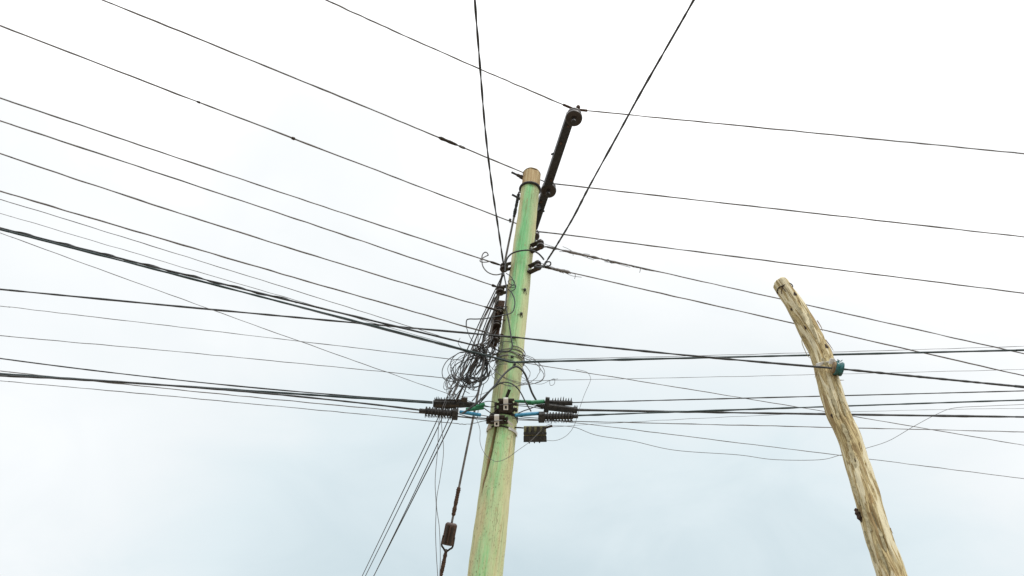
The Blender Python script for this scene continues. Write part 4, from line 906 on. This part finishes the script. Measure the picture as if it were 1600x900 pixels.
# terminal block
bc = P(836, 678.5, y_ - .06); s = depth(bc) / F
tb = thing('terminal_block', bc, 'small dark terminal block with yellowed slots hanging right of the pole', 'terminal block')
rgt = norm(RIGHT + UP * .01); q = MB(); q.beam(bc - rgt * 17.5 * s + FWD * .02, bc + rgt * 17.5 * s + FWD * .02, UP, 12 * s, .012); q.build('back_plate', 'lime', tb)
q = MB(); q.beam(bc - rgt * 18 * s - UP * 7.4 * s, bc + rgt * 18 * s - UP * 7.4 * s, UP, 4.3 * s, .018, bev=.2); q.beam(bc - rgt * 18 * s + UP * 1.4 * s, bc + rgt * 18 * s + UP * 1.2 * s, UP, 1.5 * s, .016, bev=.2); q.build('body', 'plastic', tb)
for x, w_ in ((-12.3, 3.6), (-4.2, 4.8), (4.6, 5.0), (12.6, 3.2)):
    q = MB(); p = bc + rgt * x * s; q.beam(p + UP * 2 * s, p + UP * 12 * s + rgt * .8 * s, rgt, w_ * .5 * s, .015, w_ * .42 * s, .012, bev=.3); q.build('partition', 'plastic', tb)
q = MB()
for x in (-9, -1, 7): 
    p = bc + rgt * x * s - UP * 11.5 * s; q.lathe(p, p - UP * random.uniform(1.5, 3) * s, [(0, 1.4 * s), (1, .8 * s)], 6)
q.build('screw', 'iron', tb)
q = MB(); q.tube(catmull([bc - rgt * 18 * s + UP * 10 * s, bc - rgt * 24 * s + UP * 10.5 * s, onpole(804, 668, .004)], 5), 1.1 * s, 6); q.build('tether', 'iron', tb)
q = MB(); q.tube(catmull([bc + rgt * 14 * s + UP * 9 * s, bc + rgt * 20 * s + UP * 11 * s, bc + rgt * 27 * s + UP * 13 * s], 5), 1.9 * s, 7); q.build('lead', 'iron', tb)

# ------------------------------------------------------------------ jumpers and loose ends
JG = 'loose ends and jumpers on the green pole'
pathw('jumper_cable', [(789, 424, .09), (790, 412, .09), (793, 403, .10), (800, 396, .12), (810, 392.5, .13), (821, 391, .14), (832, 391.5, .15), (841, 396, .15), (847, 402, .14), (850, 406, .13)], 3.2, 'cable', 'short black jumper arching over the pole between upper left and lower right spools', 'cable')
pathw('jumper_cable', [(787, 426, .07), (789, 437, .11), (791.5, 451, .12), (791, 468, .13), (790, 478, .13), (794, 497, .13), (797, 515, .13), (799, 530, .13), (800.5, 540, .13), (798, 547, .13), (791, 549.5, .13), (780, 548, .12), (768, 543, .10)], 3.0, 'cable', 'long black cable snaking down the front of the pole from the upper left spool', 'cable')
pathw('jumper_cable', [(794, 452, .11), (800, 458, .12), (804, 468, .13), (804, 479, .13), (800, 488, .13), (791, 491.5, .14), (778, 494, .15), (760, 497.5, .16), (744, 498.5, .17), (733, 498.5, .17), (729, 501, .17), (728.5, 510, .17)], 2.6, 'cable', 'black cable bowing across pole and rusty rack to a hooked left end', 'cable')
pathw('loose_wire', [(791, 427, .09), (799, 433, .11), (804, 443, .11), (806, 447, .12), (804, 452, .12), (799, 455, .12)], 2.0, 'cable', 'small dark pigtail curving over the pole below the jumper arch')
pathw('loose_wire', [(795, 450, .12), (800, 446, .12), (804, 443, .12), (802, 438, .12), (797, 437, .12), (794, 440, .12), (797, 444, .12), (806, 447, .12), (802, 449, .12), (795, 449, .12)], 1.8, 'cable', 'tiny knotted loop of dark wire on the pole beside the second spool')
pathw('loose_wire', [(779, 537, .12), (786, 534, .13), (796, 534, .13), (804, 536, .11)], 1.6, 'cable', 'short stray wire bridging from the rack foot onto the pole')
pathw('loose_wire', [(786, 534.5, .14), (784, 545, .14), (780, 556, .14), (777, 566, .12)], 1.6, 'cable', 'short stray wire hanging from the rack foot in front of the pole edge')
pathw('jumper_cable', [(722, 646, .2), (730, 641, .2), (748, 627, .2), (770, 606, .2), (784, 589, .19), (794, 579, .18), (804, 573, .17), (812, 575, .16), (820, 584, .14), (826, 599, .12), (831, 613, .10), (838, 626, .08)], 4.0, 'cable', 'thick black jumper arching over the front of the pole from left clamp to right clamp', 'cable')
pathw('jumper_cable', [(748, 632, .19), (755, 624, .19), (766, 611, .19), (776, 602, .18), (787, 597.5, .18), (798, 599, .18), (808, 606, .17), (815, 616, .16), (822, 630, .15), (830, 643, .12)], 3.0, 'cable', 'slimmer black jumper arching below the thick one to the blue sleeve', 'cable')
pathw('jumper_cable', [(756, 637.5, .15), (762, 642, .16), (769, 646.5, .15), (776, 648, .13)], 2.4, 'cable', 'short black lead from the green sleeves to the lower bracket', 'cable')
pathw('jumper_cable', [(810, 645.5, .15), (818, 642, .14), (827, 639, .13), (838, 634.5, .09)], 2.6, 'cable', 'short black lead rising from the blue sleeve to the upper right clamp', 'cable')
pathw('loose_wire', [(741, 650, .12), (746, 658, .12), (750, 672, .13), (750, 690, .14), (754, 703, .15), (762, 714, .16), (776, 721, .18), (792, 716, .18), (808, 704.5, .17), (828, 690, .13), (842, 676, .11), (852, 666, .1), (862, 661.5, .1)], 1.1, 'thin', 'thin wire hanging in a wide loop in front of the pole below the brackets')
pathw('loose_wire', [(852, 688, .06), (866, 688.5, .06), (878, 685, .07), (889, 677, .07), (898, 663, .08), (905, 640, .08), (913, 617, .08), (922, 596, .08), (922, 588, .07), (916, 581, .06), (900, 577, .05)], 1.0, 'thin', 'thin wire sweeping from the terminal block up past the right clamps')
pathw('loose_wire', [(814, 588, .12), (830, 598, .12), (846, 600, .1), (858, 595, .08), (866, 592, .07), (866, 600, .06), (860, 602, .06), (860, 594, .06), (872, 592, .06)], 1.0, 'thin', 'thin wire ending in a tiny curl right of the pole')
pathw('loose_wire', [(756, 600, .08), (752, 615, .09), (748, 635, .1), (746, 652, .1)], 1.6, 'thin', 'thin grey wire dropping from the coil behind the left clamp')
pathw('loose_wire', [(700, 606, .1), (716, 618, .1), (738, 619.5, .1), (760, 613, .12), (778, 603, .13)], 1.0, 'thin', 'thin slack wire sagging between the coil and the pole')
pathw('loose_wire', [(728, 509, .16), (735, 528, .15), (748, 545, .14), (757, 553, .13)], 1.6, 'cable', 'dark wire falling from the hooked cable end into the tangle')
pathw('loose_wire', [(719, 528, .15), (716, 536, .15), (722, 545, .14), (735, 556, .12)], 1.3, 'thin', 'short curled wire above the left side of the tangle')
pathw('loose_wire', [(763, 530, .12), (752, 545, .14), (751, 560, .15), (758, 575, .15)], 2.0, 'cable', 'dark wire bending from the rack foot into the coil')
# thin loops standing off the right side of the pole
rs = np.random.default_rng(11); lp = thing('wire_loops', P(826, 575, pY(575)), 'large thin wire loops sticking out on the right side of the green pole', 'wire coil', JG)
for (cx_, cy_, ax_, ay_, rot) in ((812, 577, 40, 22, .25), (808, 579, 36, 24, -.15), (806, 575, 46, 20, .35), (798, 583, 30, 20, .1)):
    pts = []
    for a in np.linspace(0, 2 * math.pi * 1.05, 40):
        x = cx_ + ax_ * math.cos(a) * math.cos(rot) - ay_ * math.sin(a) * math.sin(rot); y = cy_ + ax_ * math.cos(a) * math.sin(rot) + ay_ * math.sin(a) * math.cos(rot)
        pts.append(P(x + rs.normal(0, .4), y + rs.normal(0, .4), pY(y) - .13 - .05 * math.sin(a)))
    q = MB(); q.tube(catmull(pts, 3), pxr(pts[0], .95), 6); q.build('loop', 'thin', lp)
# wires wound round the pole under the rack
for (y0, y1, turns, w, lab) in ((551, 566, 3, 2.2, 'dark wire wound round the green pole just under the rack'), (560, 580, 3, 1.6, 'thinner wire wound round the pole where the heavy cable bends')):
    pts = []; n = turns * 44
    for i in range(n):
        yy = y0 + (y1 - y0) * i / n + 1.5 * math.sin(i * .07); a = 2 * math.pi * turns * i / n
        pts.append(girth(yy, .008 + .004 * math.sin(i * .21), .015 * math.sin(i * .05), a, a + .01, 2)[0])
    mkwire('wound_wire', np.array(pts), w, 'wire', lab, 'wire', group=JG)
# coils of spare cable hanging under the rack
def coil(name, label, specs, mat, seed):
    rs = np.random.default_rng(seed); c0 = P(specs[0][0], specs[0][1], pY(specs[0][1]) - .1); th = thing(name, c0, label, 'wire coil', JG)
    for (cx_, cy_, ax_, ay_, rot, w, turns) in specs:
        ph = rs.uniform(0, 6.28); k1, k2, k3 = rs.uniform(-.2, .2, 3); dz = rs.uniform(.02, .10); dl = rs.uniform(.02, .16); pts = []
        for a in np.linspace(0, 2 * math.pi * turns, int(30 * turns)):
            f = 1 + k1 * math.sin(2 * a + ph) + k2 * math.sin(3 * a) + k3 * math.sin(a * .7 + ph) + .02 * rs.normal()
            x0, y0 = ax_ * f * math.cos(a + ph), ay_ * f * math.sin(a + ph)
            x = cx_ + x0 * math.cos(rot) - y0 * math.sin(rot); y = cy_ + x0 * math.sin(rot) + y0 * math.cos(rot)
            pts.append(P(x, y, pY(y) - dl - dz * math.sin(a * 1.0 + ph * 2)))
        q = MB(); q.tube(catmull(pts, 2), pxr(pts[0], w), 6); q.build('loop', mat, th)
rs = np.random.default_rng(21); sp = []
for i in range(9): sp.append((746 + rs.normal(0, 6), 575 + rs.normal(0, 4), rs.uniform(6, 18), rs.uniform(18, 28), rs.uniform(.3, .85), rs.uniform(1.2, 3.2), rs.uniform(.5, 1.0)))
coil('cable_coil', 'dense dark coil of spare black cable hanging left of the pole under the rack', sp, 'cable', 31)
sp = []
for i in range(8): sp.append((736 + rs.normal(0, 5), 578 + rs.normal(0, 5), rs.uniform(16, 30), rs.uniform(22, 32), rs.uniform(.4, 1.1), rs.uniform(.9, 1.6), rs.uniform(.8, 1.5)))
coil('cable_coil', 'wide loose coil of thin wire spreading around the dense dark coil', sp, 'cable', 32)
sp = []
for i in range(12): sp.append((758 + rs.normal(0, 7), 549 + rs.normal(0, 7), rs.uniform(6, 17), rs.uniform(4, 11), rs.uniform(-1, 1), rs.uniform(.8, 1.7), rs.uniform(.7, 1.6)))
coil('wire_tangle', 'knotted tangle of thin brown wires at the foot of the rusty rack', sp, 'iron', 33)
sp = []
for i in range(6): sp.append((708 + rs.normal(0, 3), 598 + rs.normal(0, 4), rs.uniform(5, 10), rs.uniform(9, 15), rs.uniform(.1, .6), rs.uniform(.8, 1.1), rs.uniform(1, 1.6)))
coil('wire_tangle', 'little nest of hair-thin loops at the lower left of the coil', sp, 'thin', 34)

# strands hanging in a loose sheaf from the spools through the coil
sh = thing('wire_sheaf', P(770, 500, pY(500) - .1), 'loose sheaf of dark strands hanging from the left spools down through the coil', 'wire bundle', JG)
rs = np.random.default_rng(77)
for i in range(9):
    x0, y0 = 778 - rs.uniform(0, 10), rs.uniform(455, 530); x1, y1 = rs.uniform(700, 748), rs.uniform(600, 622); b1, b2 = rs.normal(0, 5, 2)
    pts = [P(x0, y0, pY(y0) - .06), P(x0 + (x1 - x0) * .3 + b1, y0 + (y1 - y0) * .3, pY(540) - rs.uniform(.06, .18)), P(x0 + (x1 - x0) * .6 + b2, y0 + (y1 - y0) * .62, pY(580) - rs.uniform(.06, .18)), P(x1, y1, pY(610) - .1), P(x1 - rs.uniform(-4, 8), y1 + rs.uniform(4, 12), pY(620) - .1)]
    q = MB(); q.tube(catmull(pts, 8), pxr(pts[0], rs.uniform(.9, 2.0)), 6); q.build('strand', ('cable', 'iron', 'wire')[i % 3], sh)
for (x, y, w_) in ((741, 549, 5), (733, 597, 6), (757, 548, 6)):
    c = P(x, y, pY(y) - .15); d_ = norm(RIGHT * .45 - UP * .9); q = MB(); q.lathe(c - d_ * .02, c + d_ * .02, [(0, pxr(c, w_) * .8), (.2, pxr(c, w_)), (.8, pxr(c, w_) * 1.05), (1, pxr(c, w_) * .7)], 9); q.build('tape_wrap', 'plastic', sh)
